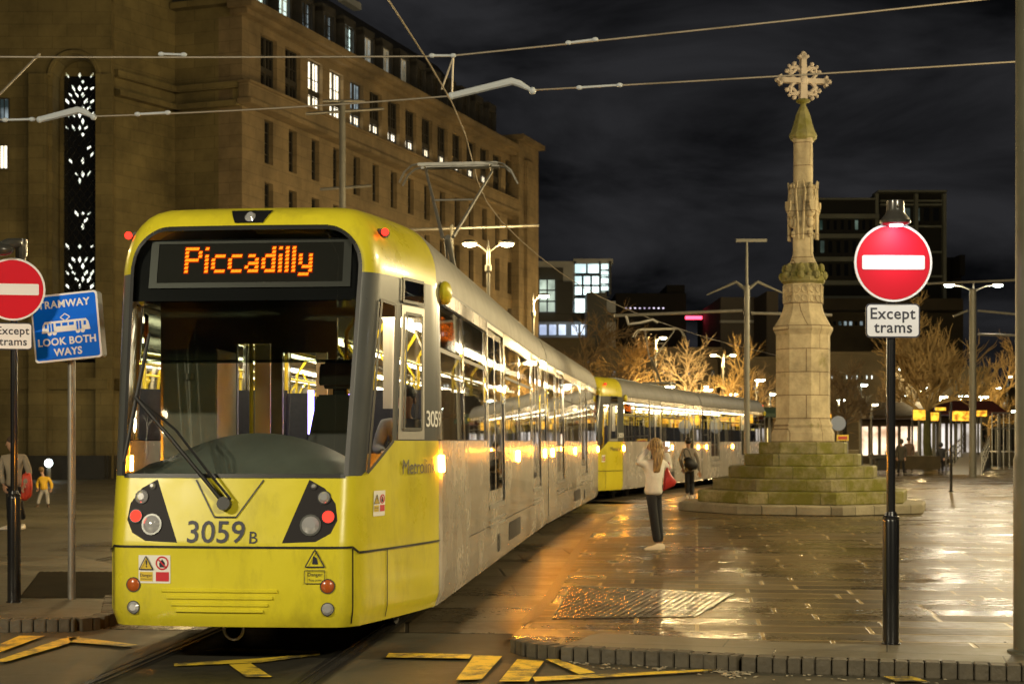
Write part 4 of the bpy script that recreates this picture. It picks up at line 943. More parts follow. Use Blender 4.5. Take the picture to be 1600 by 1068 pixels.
for x in (-.17, -.12, .12, .17): mb.add([(x+.024*math.cos(k*.7854), ty, -.05+.024*math.sin(k*.7854)) for k in range(8)], [tuple(range(8))])
for (a, b), (c, d) in (((-.05, .095), (0, .13)), ((0, .13), (.05, .095)), ((.05, .095), (0, .06)), ((0, .06), (-.05, .095))):
    l = math.hypot(c-a, d-b); ux, uz = -(d-b)/l*.005, (c-a)/l*.005; mb.add([(a+ux, ty, b+uz), (c+ux, ty, d+uz), (c-ux, ty, d-uz), (a-ux, ty, b-uz)], [(0, 1, 2, 3)])
mb.build('tram_symbol', SGNW, bo, M=RT, smooth=0)
mb = MB()
for x0, x1, z0, z1 in ((-.215, -.19, .0, .04), (-.175, -.155, -.035, .045), (-.145, -.125, -.035, .045), (-.10, -.05, .012, .042), (-.035, .02, .012, .042), (.035, .085, .012, .042), (.11, .13, -.035, .045), (.14, .16, -.035, .045), (.185, .21, .0, .04)): flat(mb, [(x0, z0), (x1, z0), (x1, z1), (x0, z1)], ty-.0015, .001)
mb.build('tram_symbol_window', SGNB, bo, M=RT, smooth=0)

# big steel column at the right edge
bc = thing('steel_column', 'thick grey green steel column cut by the right edge of the view', 'pole', ((1615-800)/F*11.04, 11.04, .1), 0)
p = MB(); p.lathe([(.185, 0), (.185, .02), (.142, .03), (.142, 1.42), (.128, 1.46), (.125, 9.5), (.05, 9.52)], n=20); p.build('column', mat('column_paint', (.095, .095, .065), .45, var=.25, vscale=2, bump=.15), bc)
p = MB(); p.bbox((-.06, -.147, .35), (.06, -.13, .75)); p.build('access_door', PSTL, bc, bevel=.004)

# ---------------------------------------------------------------- overhead line
def wire(label, pts, r=.011, name='wire', m=None):
    mb = MB(); mb.tube(pts, r, 6); return tag(mb.build(name, m or WIRE), label, 'wire')
YS = 19.6
def sag(a, b, n, d):
    return [a.lerp(b, k/n) - Vector((0, 0, d*4*(k/n)*(1-k/n))) for k in range(n+1)]
w1a, w1b, w1c = at(-1700, 58, YS), at(700, 88, YS), at(3300, -203, YS)
wire('upper span wire crossing the whole sky above the tram', sag(w1a, w1b, 12, .10) + sag(w1b, w1c, 12, .05)[1:], .013, 'span_wire')
wire('lower span wire from the town hall towards the tram contact arm', sag(at(-1700, 215, YS), at(62, 186, YS), 4, .0) , .012, 'span_wire')
wire('lower span wire behind the tram roof between the two pale arms', sag(at(145, 182, YS), at(705, 150, YS), 8, .03), .012, 'span_wire')
wire('lower span wire running right past the head of the stone cross', sag(at(830, 141, YS), at(3300, -30, YS), 12, .08), .012, 'span_wire')
def insul(label, pts, r):
    mb = MB(); mb.tube(pts, r, 8); 
    for p in (pts[0], pts[-1]): mb.ball(p, r[0]*1.1, 8, 6)
    return tag(mb.build('steady_insulator', INSL), label, 'registration arm', 'pale arms on the span wire')
insul('bent pale registration arm against the dark sky, right of the roof', [at(705, 150, YS), at(800, 127, YS), at(812, 131, YS), at(832, 142, YS)], [.045, .05, .045, .02])
insul('bent pale registration arm in front of the arched tower window', [at(62, 187, YS), at(122, 172, YS), at(132, 175, YS), at(146, 183, YS)], [.04, .05, .045, .02])
for i, (px, py) in enumerate(((285, 85), (300, 86), (690, 87), (890, 66), (925, 61), (955, 134), (235, 178), (262, 176), (24, 185), (845, 141))):
    pass
ib = MB()
def beads(label, pts):
    mb = MB()
    for a, b in zip(pts, pts[1:]): mb.tube([a, b], .016, 6)
    for p in pts: mb.ball(p, .030, 8, 6, (1.5, 1, 1))
    tag(mb.build('line_insulator', INSL), label, 'insulator', 'insulators on the span wires')
beads('pair of insulator beads on the upper span wire before the town hall', [at(252, 84.5, YS), at(287, 85.5, YS)])
beads('pair of insulator beads on the upper span wire beside the roof apex', [at(675, 87, YS), at(708, 87, YS)])
beads('pair of insulator beads on the upper span wire against open sky', [at(888, 67, YS), at(930, 61.8, YS)])
beads('pair of insulator beads on the lower span wire right of the pale arm', [at(905, 137, YS), at(968, 133, YS)])
beads('pair of insulator beads on the lower span wire before the town hall corner', [at(215, 178.5, YS), at(262, 176, YS)])
beads('pair of insulator beads on the lower span wire at the left edge', [at(8, 187.5, YS), at(50, 186.5, YS)])
# contact wires along the two tracks, fixed under the arms
cw = [Vector((trk(y)+.25*s, y, z)) for y, z, s in ((-8, 6.3, 1), (2, 6.2, 1), (10, 6.2, 1), (YS, 6.02, 1.4), (30, 6.05, -.5), (45, 6.0, .5), (60, 5.9, 0), (75, 5.9, 1), (95, 5.9, 0))]
cw[3] = at(706, 160, YS)
wire('contact wire running back over the trams', smooth_pts(cw, 5), .011, 'contact_wire')
#wire('contact wire over the far track left of the trams', smooth_pts([Vector((p.x-3.9, p.y, p.z)) for p in cw], 4), .010, 'contact_wire')
for i, (a, b, lab) in enumerate((((708, 90), (706, 152), 'short dropper between the two span wires by the pale arm'), ((708, 90), (690, 140), 'slanting dropper between the two span wires by the pale arm'), ((62, 84), (-5, 152), 'slanting stay dropping from the upper span wire at the left edge'), ((-5, 152), (-2, 187), 'short dropper at the left edge of the lower span wire'))):
    wire(lab, [at(*a, YS), at(*b, YS)], .014, 'dropper_wire')
def ole_pole(label, px, base_Y, top_py, r, wing=None, mast=None, arms=(), rz=0):
    x = (px-800)/F*base_Y; t = thing('catenary_pole', label, 'pole', (x, base_Y, .05), rz, 'overhead line poles')
    zt = at(px, top_py, base_Y).z - .05
    p = MB(); p.lathe([(r*1.5, 0), (r*1.5, .04), (r, .06), (r*.9, zt), (r*.3, zt+.05)], n=14); p.build('pole', PSTL, t)
    if mast: zm = at(px, mast, base_Y).z; p = MB(); p.lathe([(r*.45, zt), (r*.3, zm)], n=8); p.box((r*1.5, 0, zm), (1.0, .05, .10)); p.build('mast', PSTL, t)
    if wing:
        for sg in (-1, 1):
            a = MB(); a.tube([(0, 0, zt-.15), (sg*.35, 0, zt+.12), (sg*1.3, 0, zt-.3)], [.07, .05, .02], 6); a.build('wing', PSTL, t)
    for (x0, y0, x1, y1) in arms:
        a = MB(); A = at(x0, y0, base_Y); B = at(x1, y1, base_Y); a.tube([(A.x-x, 0, A.z-.05), (B.x-x, 0, B.z-.05)], .05, 8); a.build('cantilever_arm', STEEL, t)
    return t
ole_pole('catenary pole behind the front tram with winged lamp bracket, against the town hall', 535, 50, 160, .12, arms=((478, 178, 600, 170), (505, 158, 570, 158), (500, 296, 580, 290)))
ole_pole('tall catenary pole between the second tram and the stone cross', 1167, 49, 446, .10, wing=True, mast=378, arms=((960, 493, 1160, 485), (1174, 489, 1300, 492)))
wire('registration tube hanging below the long cantilever arm', [at(978, 492, 49), at(982, 506, 49), at(1000, 504, 49), at(1020, 499, 49), at(1028, 504, 49)], .05, 'registration_tube', STEEL)
ole_pole('catenary pole with wide arms beside the lit ramp on the right', 1520, 66, 452, .16, arms=((1448, 443, 1598, 437), (1490, 494, 1512, 485), (1528, 522, 1598, 524), (1528, 485, 1600, 492)))
ole_pole('slim mast carrying the level tube behind the pantograph', 706, 52, 352, .07, arms=((640, 359, 842, 352),))
# ---------------------------------------------------------------- the street lamps of the square
def lamp_at(label, px, py, h, arms, power, **k):
    Y = (h - HC)*F/(690-py); return street_lamp(label, (px-800)/F*Y, Y, h, arms, power, **k)
lamp_at('twin headed street lamp glowing behind the pantograph', 763, 382, 8.2, (-1, 1), 180, reach=.62)
lamp_at('single headed street lamp in front of the glazed office', 833, 463, 8.2, (1,), 900, reach=.5)
lamp_at('single headed lamp above the bare trees under the long cantilever arm', 1024, 528, 8.2, (1,), 1100, reach=.5)
lamp_at('twin headed lamp above the bare trees left of the tall pole', 1130, 555, 8.2, (-1, 1), 1000, reach=.75)
lamp_at('white twin headed lamp on the right, over the lit ramp', 1521, 446, 9.0, (-1, 1), 380, reach=1.15, lens=LAMPC, col=WARM2)
for i, (px, py, h, lab) in enumerate(((1015, 604, 5, 'low twin lamp over the nose of the second tram'), (1076, 609, 5, 'low twin lamp over the middle of the second tram'), (1119, 616, 5, 'low twin lamp over the rear of the second tram'))):
    lamp_at(lab, px, py, h, (-1, 1), 260, reach=1.25, group='low lamps over the second tram', lens_r=.3)
for px, py, h, lens, lab in ((1424, 577, 8, LAMPC, 'twin lamp seen through the big bare tree, left of its trunk'), (1310, 625, 5, LAMPC, 'small lamp just right of the cross pedestal'), (1196, 640, 5, LAMPC, 'small lamp just left of the cross pedestal'), (1437, 605, 5.5, LAMPC, 'small cool lamp low behind the big bare tree'), (1468, 620, 5, LAMPW, 'small lamp over the red roofed shelter, left one'), (1500, 619, 5, LAMPC, 'small lamp over the red roofed shelter, middle one'), (1532, 620, 5, LAMPC, 'small lamp over the red roofed shelter, right one'), (1182, 594, 6, LAMPC, 'lone white lamp left of the cross shaft base')):
    lamp_at(lab, px, py, h, (-1, 1) if px == 1424 else (1,), 300, reach=.9 if px == 1424 else .25, group='distant lamps of the square', lens=lens, lens_r=.34)
for px, py, h, lens, lab in ((1345, 601, 5, LAMPC, 'white point of light over the dark terrace, right of the small bare tree'), (1296, 656, 4, LAMPW, 'lowest warm light at the right edge of the cross pedestal'), (1362, 632, 4, LAMPW, 'warm light over the left end of the kiosk'), (1408, 618, 5, LAMPC, 'cool light just right of the sign post, through the tree'), (1556, 606, 6, LAMPC, 'cool light between the right catenary pole and the steel column'),
        (1574, 588, 7, LAMPC, 'highest cool light beside the steel column'), (1580, 642, 4.5, LAMPC, 'low cool light beside the steel column'), (1150, 622, 5, LAMPW, 'warm light over the tail of the second tram, by the tall pole'), (1203, 616, 5, LAMPC, 'cool light touching the left edge of the cross pedestal'), (950, 596, 6, LAMPW, 'warm light over the gap between the two trams'), (1100, 604, 6, LAMPW, 'warm light over the second tram between two twin lamps'), (1482, 652, 4, LAMPW, 'warm light under the left part of the red shelter roof')):
    lamp_at(lab, px, py, h, (1,), 0, reach=.2, group='distant lamps of the square', lens=lens, lens_r=.20)
# unseen street lamps added to light the trams, the cross and the town hall
street_lamp('added twin headed street lamp outside the view, right of the cross', 16.5, 27, 8.2, (-1, 1), 1300, col=(1.0, .78, .40), rz=R(90))
street_lamp('added twin headed street lamp outside the view, right of the sign', 11.0, 17, 8.2, (-1, 1), 650, col=(1.0, .78, .40), rz=R(70))
street_lamp('added twin headed street lamp outside the view, right of the second tram', 18.5, 46, 8.2, (-1, 1), 1700, col=(1.0, .78, .40), rz=R(90))
street_lamp('added twin headed street lamp hidden by the front tram, on the town hall side', -5.9, 34, 6.2, (-1, 1), 420, rz=R(0))
street_lamp('added twin headed street lamp outside the view, left of the tramway sign', -15.5, 24, 8.2, (-1, 1), 200, rz=R(30))
street_lamp('added twin headed street lamp before the town hall corner, hidden by the front tram', -9.6, 52, 8.0, (-1, 1), 100, rz=R(0))
street_lamp('added twin headed street lamp along the town hall, hidden by the front tram', -3.5, 78, 8.2, (-1, 1), 95, rz=R(0))

street_lamp('added twin headed street lamp outside the view, before the town hall stair tower', -27, 55, 8.2, (-1, 1), 30, rz=R(0))
# ---------------------------------------------------------------- the town hall: long front, end wall, tower with its arched window
THS = stone('town_hall_stone', (0.27, 0.20, 0.105), (0.14, 0.105, 0.055), 1.3, .55, 0.12, 0.9, None, bump=.25, mscale=.28)
ROOF = mat('roof_slate', (.045, .043, .04), .6, var=.3, bump=.2, bscale=8)
DPANE = mat('dark_pane', (.012, .013, .014), .08, coat=.3)
LITC = emat_var('lit_pane_cool', (.55, .75, .7), (.8, 1.0, .92), 1.1); LITW = emat_var('lit_pane_warm', (.8, .66, .42), (1.0, .9, .68), 1.25); DIMC = emat_var('dim_pane', (.02, .03, .03), (.28, .34, .36), .55)
WFRM = mat('window_frame', (.045, .04, .03), .5)
TH = thing('town_hall', 'long stone town hall with lit upper windows and dormers, left behind the tram', 'building', (-12.57, 70, 0), math.atan2(.9403, .3404))
# local axes: x runs along the long front, y points into the building (left of travel), z up
LEN = 41.0; ROWS = [(0, 0, 0)]
LOW = [(15.0, 17.1), (11.9, 14.1), (8.4, 10.9)]
bays = [2.55 + 2.42*i for i in range(16)]
wl = MB()
def wall_row(z0, z1, wz0, wz1, hw):
    """piers between the openings, spandrels above and below, all half a metre thick"""
    if wz0 > z0: wl.bbox((0, 0, z0), (LEN-4.2, .5, wz0))
    if wz1 < z1: wl.bbox((0, 0, wz1), (LEN-4.2, .5, z1))
    xs_ = [0] + [q for b in bays[:-1] for q in (b-hw, b+hw)] + [LEN-4.2]
    for a, b in zip(xs_[::2], xs_[1::2]): wl.bbox((a, 0, wz0), (b, .5, wz1))
wall_row(14.5, 17.3, 15.0, 17.1, .42); wall_row(11.4, 14.5, 11.9, 14.1, .42); wall_row(7.6, 11.4, 8.4, 10.9, .42)
wl.bbox((0, 0, 0), (LEN-4.2, .5, 7.6)); wall_row(18.4, 21.5, 18.4, 21.1, .80)
wl.bbox((LEN-4.2, -.55, 0), (LEN, .9, 22.6)); wl.bbox((LEN-3.0, -.75, 0), (LEN-1.2, .5, 21.4))
wl.bbox((0, .5, 0), (LEN, 16, 21.5))
for i in range(8): wl.bbox((1.0 + 4.84*i, -.22, 0), (1.7 + 4.84*i, 0, 7.4))
wl.build('wall', THS, TH)
cn = MB(); cn.bbox((-.5, -.75, 17.30), (LEN-4.2, .0, 17.55)); cn.bbox((-.35, -.55, 17.55), (LEN-4.2, .0, 18.28)); cn.bbox((-.45, -.68, 18.28), (LEN-4.2, .0, 18.4))
cn.bbox((-.3, -.45, 21.5), (LEN-4.2, .5, 21.75)); cn.bbox((-.55, -.85, 21.75), (LEN-4.2, .5, 22.1)); cn.bbox((LEN-4.5, -1.0, 22.6), (LEN+.2, .9, 22.95)); cn.build('cornice', THS, TH, bevel=.03)
mr = MB(); mr.add([(-.2, .3, 22.1), (LEN-4.2, .3, 22.1), (LEN-6.5, 4.6, 27.6), (-.2, 4.6, 27.6), (-.2, 15, 22.1), (LEN-4.2, 15, 22.1), (LEN-6.5, 11, 27.6), (-.2, 11, 27.6)], [(0, 1, 2, 3), (1, 5, 6, 2), (3, 2, 6, 7), (4, 5, 6, 7), (0, 3, 7, 4)]); mr.build('roof', ROOF, TH)
rng_ = random.Random(5)
def th_window(name, x, z0, z1, hw, y, panes, mt, frame=WFRM, bars=2, mid=None):
    f = MB(); t = .05
    f.bbox((x-hw, y-.04, z0), (x-hw+t, y+.04, z1)); f.bbox((x+hw-t, y-.04, z0), (x+hw, y+.04, z1)); f.bbox((x-hw+t, y-.04, z1-t), (x+hw-t, y+.04, z1)); f.bbox((x-hw+t, y-.04, z0), (x+hw-t, y+.04, z0+t))
    w = 2*hw
    for k in range(1, panes): xx = x-hw+w*k/panes; f.bbox((xx-(.07 if panes > 1 else .02), y-.06, z0+t), (xx+(.07 if panes > 1 else .02), y+.035, z1-t))
    if mid: f.bbox((x-hw+t, y-.08, mid-.14), (x+hw-t, y+.03, mid+.14))
    for k in range(1, bars+1): zz = z0 + (z1-z0)*k/(bars+1); f.bbox((x-hw+t, y-.02, zz-.02), (x+hw-t, y+.02, zz+.02))
    if panes == 2:
        for q in (-hw/2, hw/2): f.bbox((x+q-.018, y-.02, z0+t), (x+q+.018, y+.02, z1-t))
    fo = f.build('window', frame, TH)
    g = MB(); zs = (z0 + t, z1-t)
    g.bbox((x-hw+.02, y+.045, z0+.02), (x+hw-.02, y+.06, z1-.02)); g.build('pane', mt[0] if mt else DPANE, fo, smooth=0)
    if len(mt) > 1:
        g = MB(); zl = z0+.93
        for q in (-1, 1): g.bbox((x+q*hw/2-hw*.34, y+.03, z0+.55), (x+q*hw/2+hw*.34, y+.043, zl))
        g.build('lit_pane', mt[1], fo, smooth=0)
for i, b in enumerate(bays[:-1]):
    up = {2: (LITW,), 3: (LITW,), 4: (DIMC,)}.get(i, (DPANE, LITW) if 3 < i < 13 else (DPANE,))
    if i in (3, 4): up = (up[0], LITW)
    th_window('w', b, 18.4, 21.1, .80, .26, 2, up, mid=19.5)
    for z0, z1 in LOW: th_window('w', b, z0, z1, .42, .28, 1, (DIMC,) if (z0 < 9 and i in (9, 11, 12, 14)) else (DPANE,), bars=3)
for i in range(15):     # dormers in the roof
    x = 2.0 + 2.42*i; 
    if x > LEN-6.2: break
    d = MB(); d.bbox((x-.75, .15, 22.1), (x-.52, 2.0, 24.3)); d.bbox((x+.52, .15, 22.1), (x+.75, 2.0, 24.3)); d.bbox((x-.75, .15, 24.0), (x+.75, 2.6, 24.45)); d.bbox((x-.52, .15, 22.1), (x+.52, 2.0, 22.45)); d.build('dormer', ROOF, TH, bevel=.02)
    th_window('w', x, 22.45, 24.0, .52, .35, 2, (LITC,) if i in (0, 1) else ((LITC,) if i == 4 else (DIMC,) if i in (2, 3, 5, 6, 7) else (DPANE,)), frame=WHT if i in (0, 1, 5, 6, 7) else WFRM)
fl_ = MB(); fl_.bbox((18.3, 3.7, 27.6), (20.5, 4.2, 28.0)); fl_.build('roof_light', mat('roof_light_white', (.5, .52, .52), .5), TH)
# end wall, angled bay and the stair tower: their own block
TW = thing('stair_tower', 'plain stone stair tower with a tall arched lattice window, far left', 'building', (0, 0, 0))
TWS = stone('tower_stone', (0.22, 0.175, 0.070), (0.13, 0.105, 0.045), 1.3, .55, 0.14, 0.9, None, bump=.25, mscale=.28)
fp = [(-12.62, 70.03), (-15.95, 71.2), (-17.98, 67.9), (-18.3, 68.6), (-30, 69.4), (-60, 72), (-60, 95), (-14, 95), (-12.62, 84)]
b = MB(); b.prism(fp, 0, 40); b.build('wall', TWS, TW, smooth=0)
def along(pts, o0, o1, z0, z1, mb):
    for (x0, y0), (x1, y1) in zip(pts, pts[1:]):
        d = Vector((x1-x0, y1-y0)).normalized(); n = Vector((-d.y, d.x)); n = n if n.y < 0 else -n
        q = [Vector((x0, y0)) - n*.3, Vector((x1, y1)) - n*.3, Vector((x1, y1)) + n*o1, Vector((x0, y0)) + n*o1]
        mb.prism([(p.x, p.y) for p in q], z0, z1)
for pts, o, z0, z1 in (([(-12.62, 70.03), (-15.95, 71.2), (-17.98, 67.9)], .3, 18.1, 18.4), ([(-12.62, 70.03), (-15.95, 71.2), (-17.98, 67.9)], .42, 17.25, 17.5), ([(-12.62, 70.03), (-15.95, 71.2)], .45, 22.0, 22.3), ([(-18.0, 67.3), (-30, 68.1)], .32, 4.0, 4.5), ([(-12.7, 70.0), (-15.95, 71.2), (-17.98, 67.9)], .35, 4.0, 4.5)):
    lg = MB(); along(pts, 0, o, z0, z1, lg); lg.build('ledge', TWS, TW, smooth=0)
pb = MB(); along([(-12.7, 69.9), (-15.95, 71.1), (-17.98, 67.8), (-18.0, 66.6), (-34, 67.6)], 0, .12, 0, 1.05, pb); pb.build('plinth', mat('dark_plinth', (.025, .022, .015), .7, var=.3), TW, smooth=0)
# tower face with the arch: x from -18 to -24 at Y 67.2
YF = 67.4; ax0, ax1 = at(82, 0, YF).x, at(150, 0, YF).x; az0, azs = 5.2, at(0, 120, YF).z; axm = (ax0+ax1)/2; ar = (ax1-ax0)/2
tf = MB(); tf.bbox((ax1, YF, 0), (-17.95, 69, 40)); tf.bbox((-24.5, YF, 0), (ax0, 69.2, 40)); tf.bbox((ax0, YF, 0), (ax1, 69.2, az0))
arc = [(axm + ar*math.cos(math.pi*k/16), azs + ar*math.sin(math.pi*k/16)) for k in range(17)]
tf.extr([(x, YF, z) for x, z in [(ax1, 40)] + arc[:9]] + [(axm, YF, 40)], (0, 1.2, 0)); tf.extr([(x, YF, z) for x, z in [(axm, 40)] + arc[8:]] + [(ax0, YF, 40)], (0, 1.2, 0))
tf.build('tower_face', TWS, TW, smooth=30)
pr = MB(); pr.bbox((at(48, 0, YF).x, YF-.35, 0), (at(76, 0, YF).x, YF, at(0, 118, YF).z)); pr.bbox((at(152, 0, YF).x, YF-.3, 0), (at(178, 0, YF).x, YF, at(0, 118, YF).z)); pr.build('pilaster', TWS, TW)
ah = MB(); ah.tube([(axm + (ar+.14)*math.cos(math.pi*k/16), YF-.02, azs + (ar+.14)*math.sin(math.pi*k/16)) for k in range(17)], .13, 6); ah.build('arch_moulding', TWS, TW)
YW = YF + 1.05; lw0, lw1 = at(99, 0, YW).x, at(148, 0, YW).x
bk = MB(); bk.bbox((ax0, YW+.1, az0), (lw0, YW+.25, azs+ar)); bk.bbox((lw0, YW+.1, azs+.3), (ax1, YW+.25, azs+ar)); bk.build('reveal', TWS, TW)
wn = MB(); wn.bbox((lw0, YW+.12, az0), (lw1, YW+.2, azs+.4)); wo = wn.build('arched_window', DPANE, TW)
lz = MB(); rnd = random.Random(11); cxm = (lw0+lw1)/2; pitch = .245
for r in range(46):
    z = azs + .35 - r*.30*1.0
    if z < az0+.3: break
    for c in range(-2, 3):
        x = cxm + (c + (.5 if r % 2 else 0))*pitch*1.15
        if not lw0+.08 < x < lw1-.08: continue
        ph = (r % 13); on = (ph in (0, 2, 3, 4, 5, 6, 8) and (abs(c) + ph) % 3 != 1) or rnd.random() < .12
        if 15 < r < 20: on = rnd.random() < .15
        if not on: continue
        s_, h_ = rnd.uniform(.05, .085), rnd.uniform(.07, .16); sk = .07*((c > 0)-(c < 0))
        lz.extr([(x+sk, YW+.10, z+h_), (x-s_, YW+.10, z), (x-sk, YW+.10, z-h_), (x+s_, YW+.10, z)], (0, .015, 0))
lz.build('lit_lattice', emat_var('lattice_light', (.45, .5, .4), (1., .98, .82), 1.1, 3), wo, smooth=0)
lt = MB()
for k in range(-8, 60):
    z = az0 + k*.5
    for sg in (-1, 1):
        a, b_ = Vector((cxm - sg*(lw1-lw0)/2, YW+.09, z)), Vector((cxm + sg*(lw1-lw0)/2, YW+.09, z+2.0))
        if z > az0 and z + 2 < azs + .4: lt.tube([a, b_], .022, 4)
lt.build('lattice_bars', BLK, wo)
u_ = MB(); u_.box((lw0-.35, YW-.25, azs-2.2), (.25, .25, .2)); u_.build('assumed_uplighter', BLK, TW); ul = bulb('assumed_uplighter_light', (lw0-.35, YW-.35, azs-1.95), 75, (1., .72, .25), .06, TW)  # assumed fixture and its light, added to warm the head of the arch
for px0, px1, y0, y1 in ((-8, 13, 153, 190), (-6, 11, 226, 264)):
    p0, p1 = at(px0, y1, 67.2), at(px1, y0, 67.2); w = MB(); w.bbox((p0.x, 67.28, p0.z), (p1.x, 67.38, p1.z)); o = w.build('window', WFRM, TW)
    w = MB(); n = 3
    for i in range(n): w.bbox((p0.x+.03+(p1.x-p0.x)*i/n, 67.25, p0.z+.05), (p0.x-.03+(p1.x-p0.x)*(i+1)/n, 67.275, p1.z-.05))
    w.build('pane', LITW if y0 > 200 else DIMC, o, smooth=0)

# ---------------------------------------------------------------- buildings across the square
def box_px(mb, x0, y0, x1, y1, Y, d): a = at(x0, y1, Y); b = at(x1, y0, Y); mb.bbox((a.x, Y, a.z), (b.x, Y+d, b.z))
def lit_grid(root, name, x0, y0, x1, y1, Y, cols, rows, mt, gap=.12, per=1.0, frm=None, seed=1):
    rr = random.Random(seed); a = at(x0, y1, Y); b = at(x1, y0, Y); w = (b.x-a.x)/cols; h = (b.z-a.z)/rows
    for i in range(cols):
        for j in range(rows):
            m = mt if not isinstance(mt, list) else rr.choice(mt)
            if rr.random() > per: continue
            q = MB(); q.bbox((a.x+w*i+gap/2, Y-.06, a.z+h*j+gap/2), (a.x+w*(i+1)-gap/2, Y-.02, a.z+h*(j+1)-gap/2)); q.build(name, m, root, smooth=0)
Y = 150
GCON = mat('pale_concrete', (.42, .43, .43), .7, var=.2, vscale=.4); DCON = mat('dark_cladding', (.04, .042, .04), .6, var=.2, vscale=.4)
GL = thing('glazed_office', 'glazed office with brightly lit cool white floors beyond the town hall end', 'building', (0, 0, 0))
b = MB(); box_px(b, 838, 408, 900, 470, Y, 22); box_px(b, 838, 470, 962, 700, Y+3, 20); box_px(b, 896, 404, 958, 412, Y, 22); box_px(b, 940, 412, 946, 700, Y+.3, 20); b.build('wall', GCON, GL)
b = MB(); box_px(b, 842, 418, 880, 470, Y-.4, .5); box_px(b, 917, 457, 948, 560, Y-5, 4.5); box_px(b, 838, 488, 962, 502, Y-.5, .6); box_px(b, 868, 440, 895, 490, Y-.8, .6); b.build('cladding', DCON, GL)
BRT = emat_var('office_light', (.30, .42, .42), (.80, 1.0, .95), 1.25, .22); BLU = emat_var('office_light_blue', (.22, .26, .36), (.72, .84, 1.0), 1.0, .22)
lit_grid(GL, 'lit_floor', 897, 411, 937, 428, Y, 2, 1, BRT, .2); lit_grid(GL, 'lit_floor', 897, 430, 937, 462, Y, 3, 2, BRT, .2); lit_grid(GL, 'lit_floor', 897, 465, 916, 490, Y, 1, 1, BRT, .2); lit_grid(GL, 'lit_floor', 938, 411, 952, 455, Y, 1, 4, BRT, .2)
lit_grid(GL, 'lit_floor', 841, 505, 886, 525, Y, 3, 1, BLU, .25); lit_grid(GL, 'lit_floor', 891, 505, 934, 525, Y, 3, 1, BLU, .25)
lit_grid(GL, 'dim_floor', 842, 436, 868, 488, Y-.9, 2, 3, emat_var('atrium_light', (.05, .06, .045), (.42, .5, .40), .8, .35), .15)
gb = MB(); box_px(gb, 952, 408, 955, 460, Y-.5, 1); box_px(gb, 936.5, 408, 938.5, 470, Y-.5, .4)
for yy in (429, 463.5, 446): box_px(gb, 897, yy, 953, yy+1.2, Y-.3, .2)
gb.build('mullion', DCON, GL)
Y = 175
DB = thing('dark_block', 'dark flat roofed block with one thin strip of violet windows', 'building', (0, 0, 0)); b = MB(); box_px(b, 962, 458, 1072, 705, Y, 20); box_px(b, 1042, 445, 1070, 458, Y+2, 10); b.build('wall', mat('dark_wall', (.018, .016, .014), .8), DB)
VIO = emat_var('strip_violet', (.25, .2, .3), (.9, .8, 1.), .9, .6)
lit_grid(DB, 'window', 974, 478, 1040, 484.5, Y, 9, 1, VIO, .35)
rs = thing('red_lit_sign', 'thin glowing red sign on the dark wall left of the tall pole', 'sign', (0, 0, 0)); b = MB(); box_px(b, 1070, 492, 1098, 500, Y-.5, .4); o = b.build('case', BLK, rs); b = MB(); box_px(b, 1071, 493.5, 1097, 498.5, Y-.62, .1); b.build('sign_face', emat('red_glow', (1., .05, .10), 3.), rs)
PB = thing('pale_block', 'low pale flat roofed block left of the cross shaft', 'building', (0, 0, 0)); b = MB(); box_px(b, 1126, 464, 1205, 700, 160, 20); b.build('wall', mat('pale_block_wall', (.11, .10, .09), .8, var=.2, vscale=.3), PB); b = MB(); box_px(b, 1187, 474, 1195, 490, 159.8, .3); b.build('window', DPANE, PB); b = MB(); box_px(b, 1198, 455, 1216, 700, 150, 8); b.build('stair_core', mat('core_wall', (.07, .06, .05), .8), PB); b = MB(); box_px(b, 1126, 500, 1200, 504, 159.5, 1); b.build('string_course', GCON, PB)
OF = thing('office_tower', 'dark banded office tower rising behind the right no entry sign', 'building', (0, 0, 0)); Y = 180
b = MB(); box_px(b, 1270, 312, 1372, 702, Y, 7); box_px(b, 1372, 300, 1478, 702, Y+1, 7); b.build('wall', mat('tower_wall', (.016, .017, .015), .7), OF)
b = MB()
for y in (334, 365, 401, 438, 462): box_px(b, 1268, y, 1374, y+7, Y-.7, .7)
for y in (312, 318, 352, 392, 430): box_px(b, 1376, y, 1478, y+3, Y+.3, .7)
for x in (1368, 1474, 1430): box_px(b, x, 302, x+5, 470, Y-.2, .8)
box_px(b, 1268, 309, 1372, 312, Y-.3, 3); box_px(b, 1372, 297, 1480, 300, Y-.3, 3); b.build('floor_band', mat('band_grey', (.26, .28, .24), .7, var=.2, vscale=.3), OF)
b = MB(); box_px(b, 1500, 398, 1508, 430, Y, 6); box_px(b, 1478, 402, 1502, 700, Y+4, 12); b.build('annexe', mat('annexe_wall', (.012, .012, .011), .8), OF)
lit_grid(OF, 'window', 1266, 341, 1366, 362, Y, 9, 1, [DPANE, DPANE, emat_var('office_dim', (.01, .02, .015), (.10, .14, .11), .5, .3)], .5, seed=4); lit_grid(OF, 'window', 1266, 373, 1366, 398, Y, 8, 1, [DPANE, emat_var('office_dim2', (.008, .012, .01), (.05, .07, .055), .5, .3)], .5, seed=8); lit_grid(OF, 'window', 1266, 409, 1366, 434, Y, 8, 1, [DPANE], .5)
lit_grid(OF, 'window', 1380, 322, 1470, 348, Y+.9, 6, 1, [DPANE, DPANE, emat_var('office_dim3', (.008, .012, .01), (.06, .07, .055), .5, .3)], .5, seed=3)
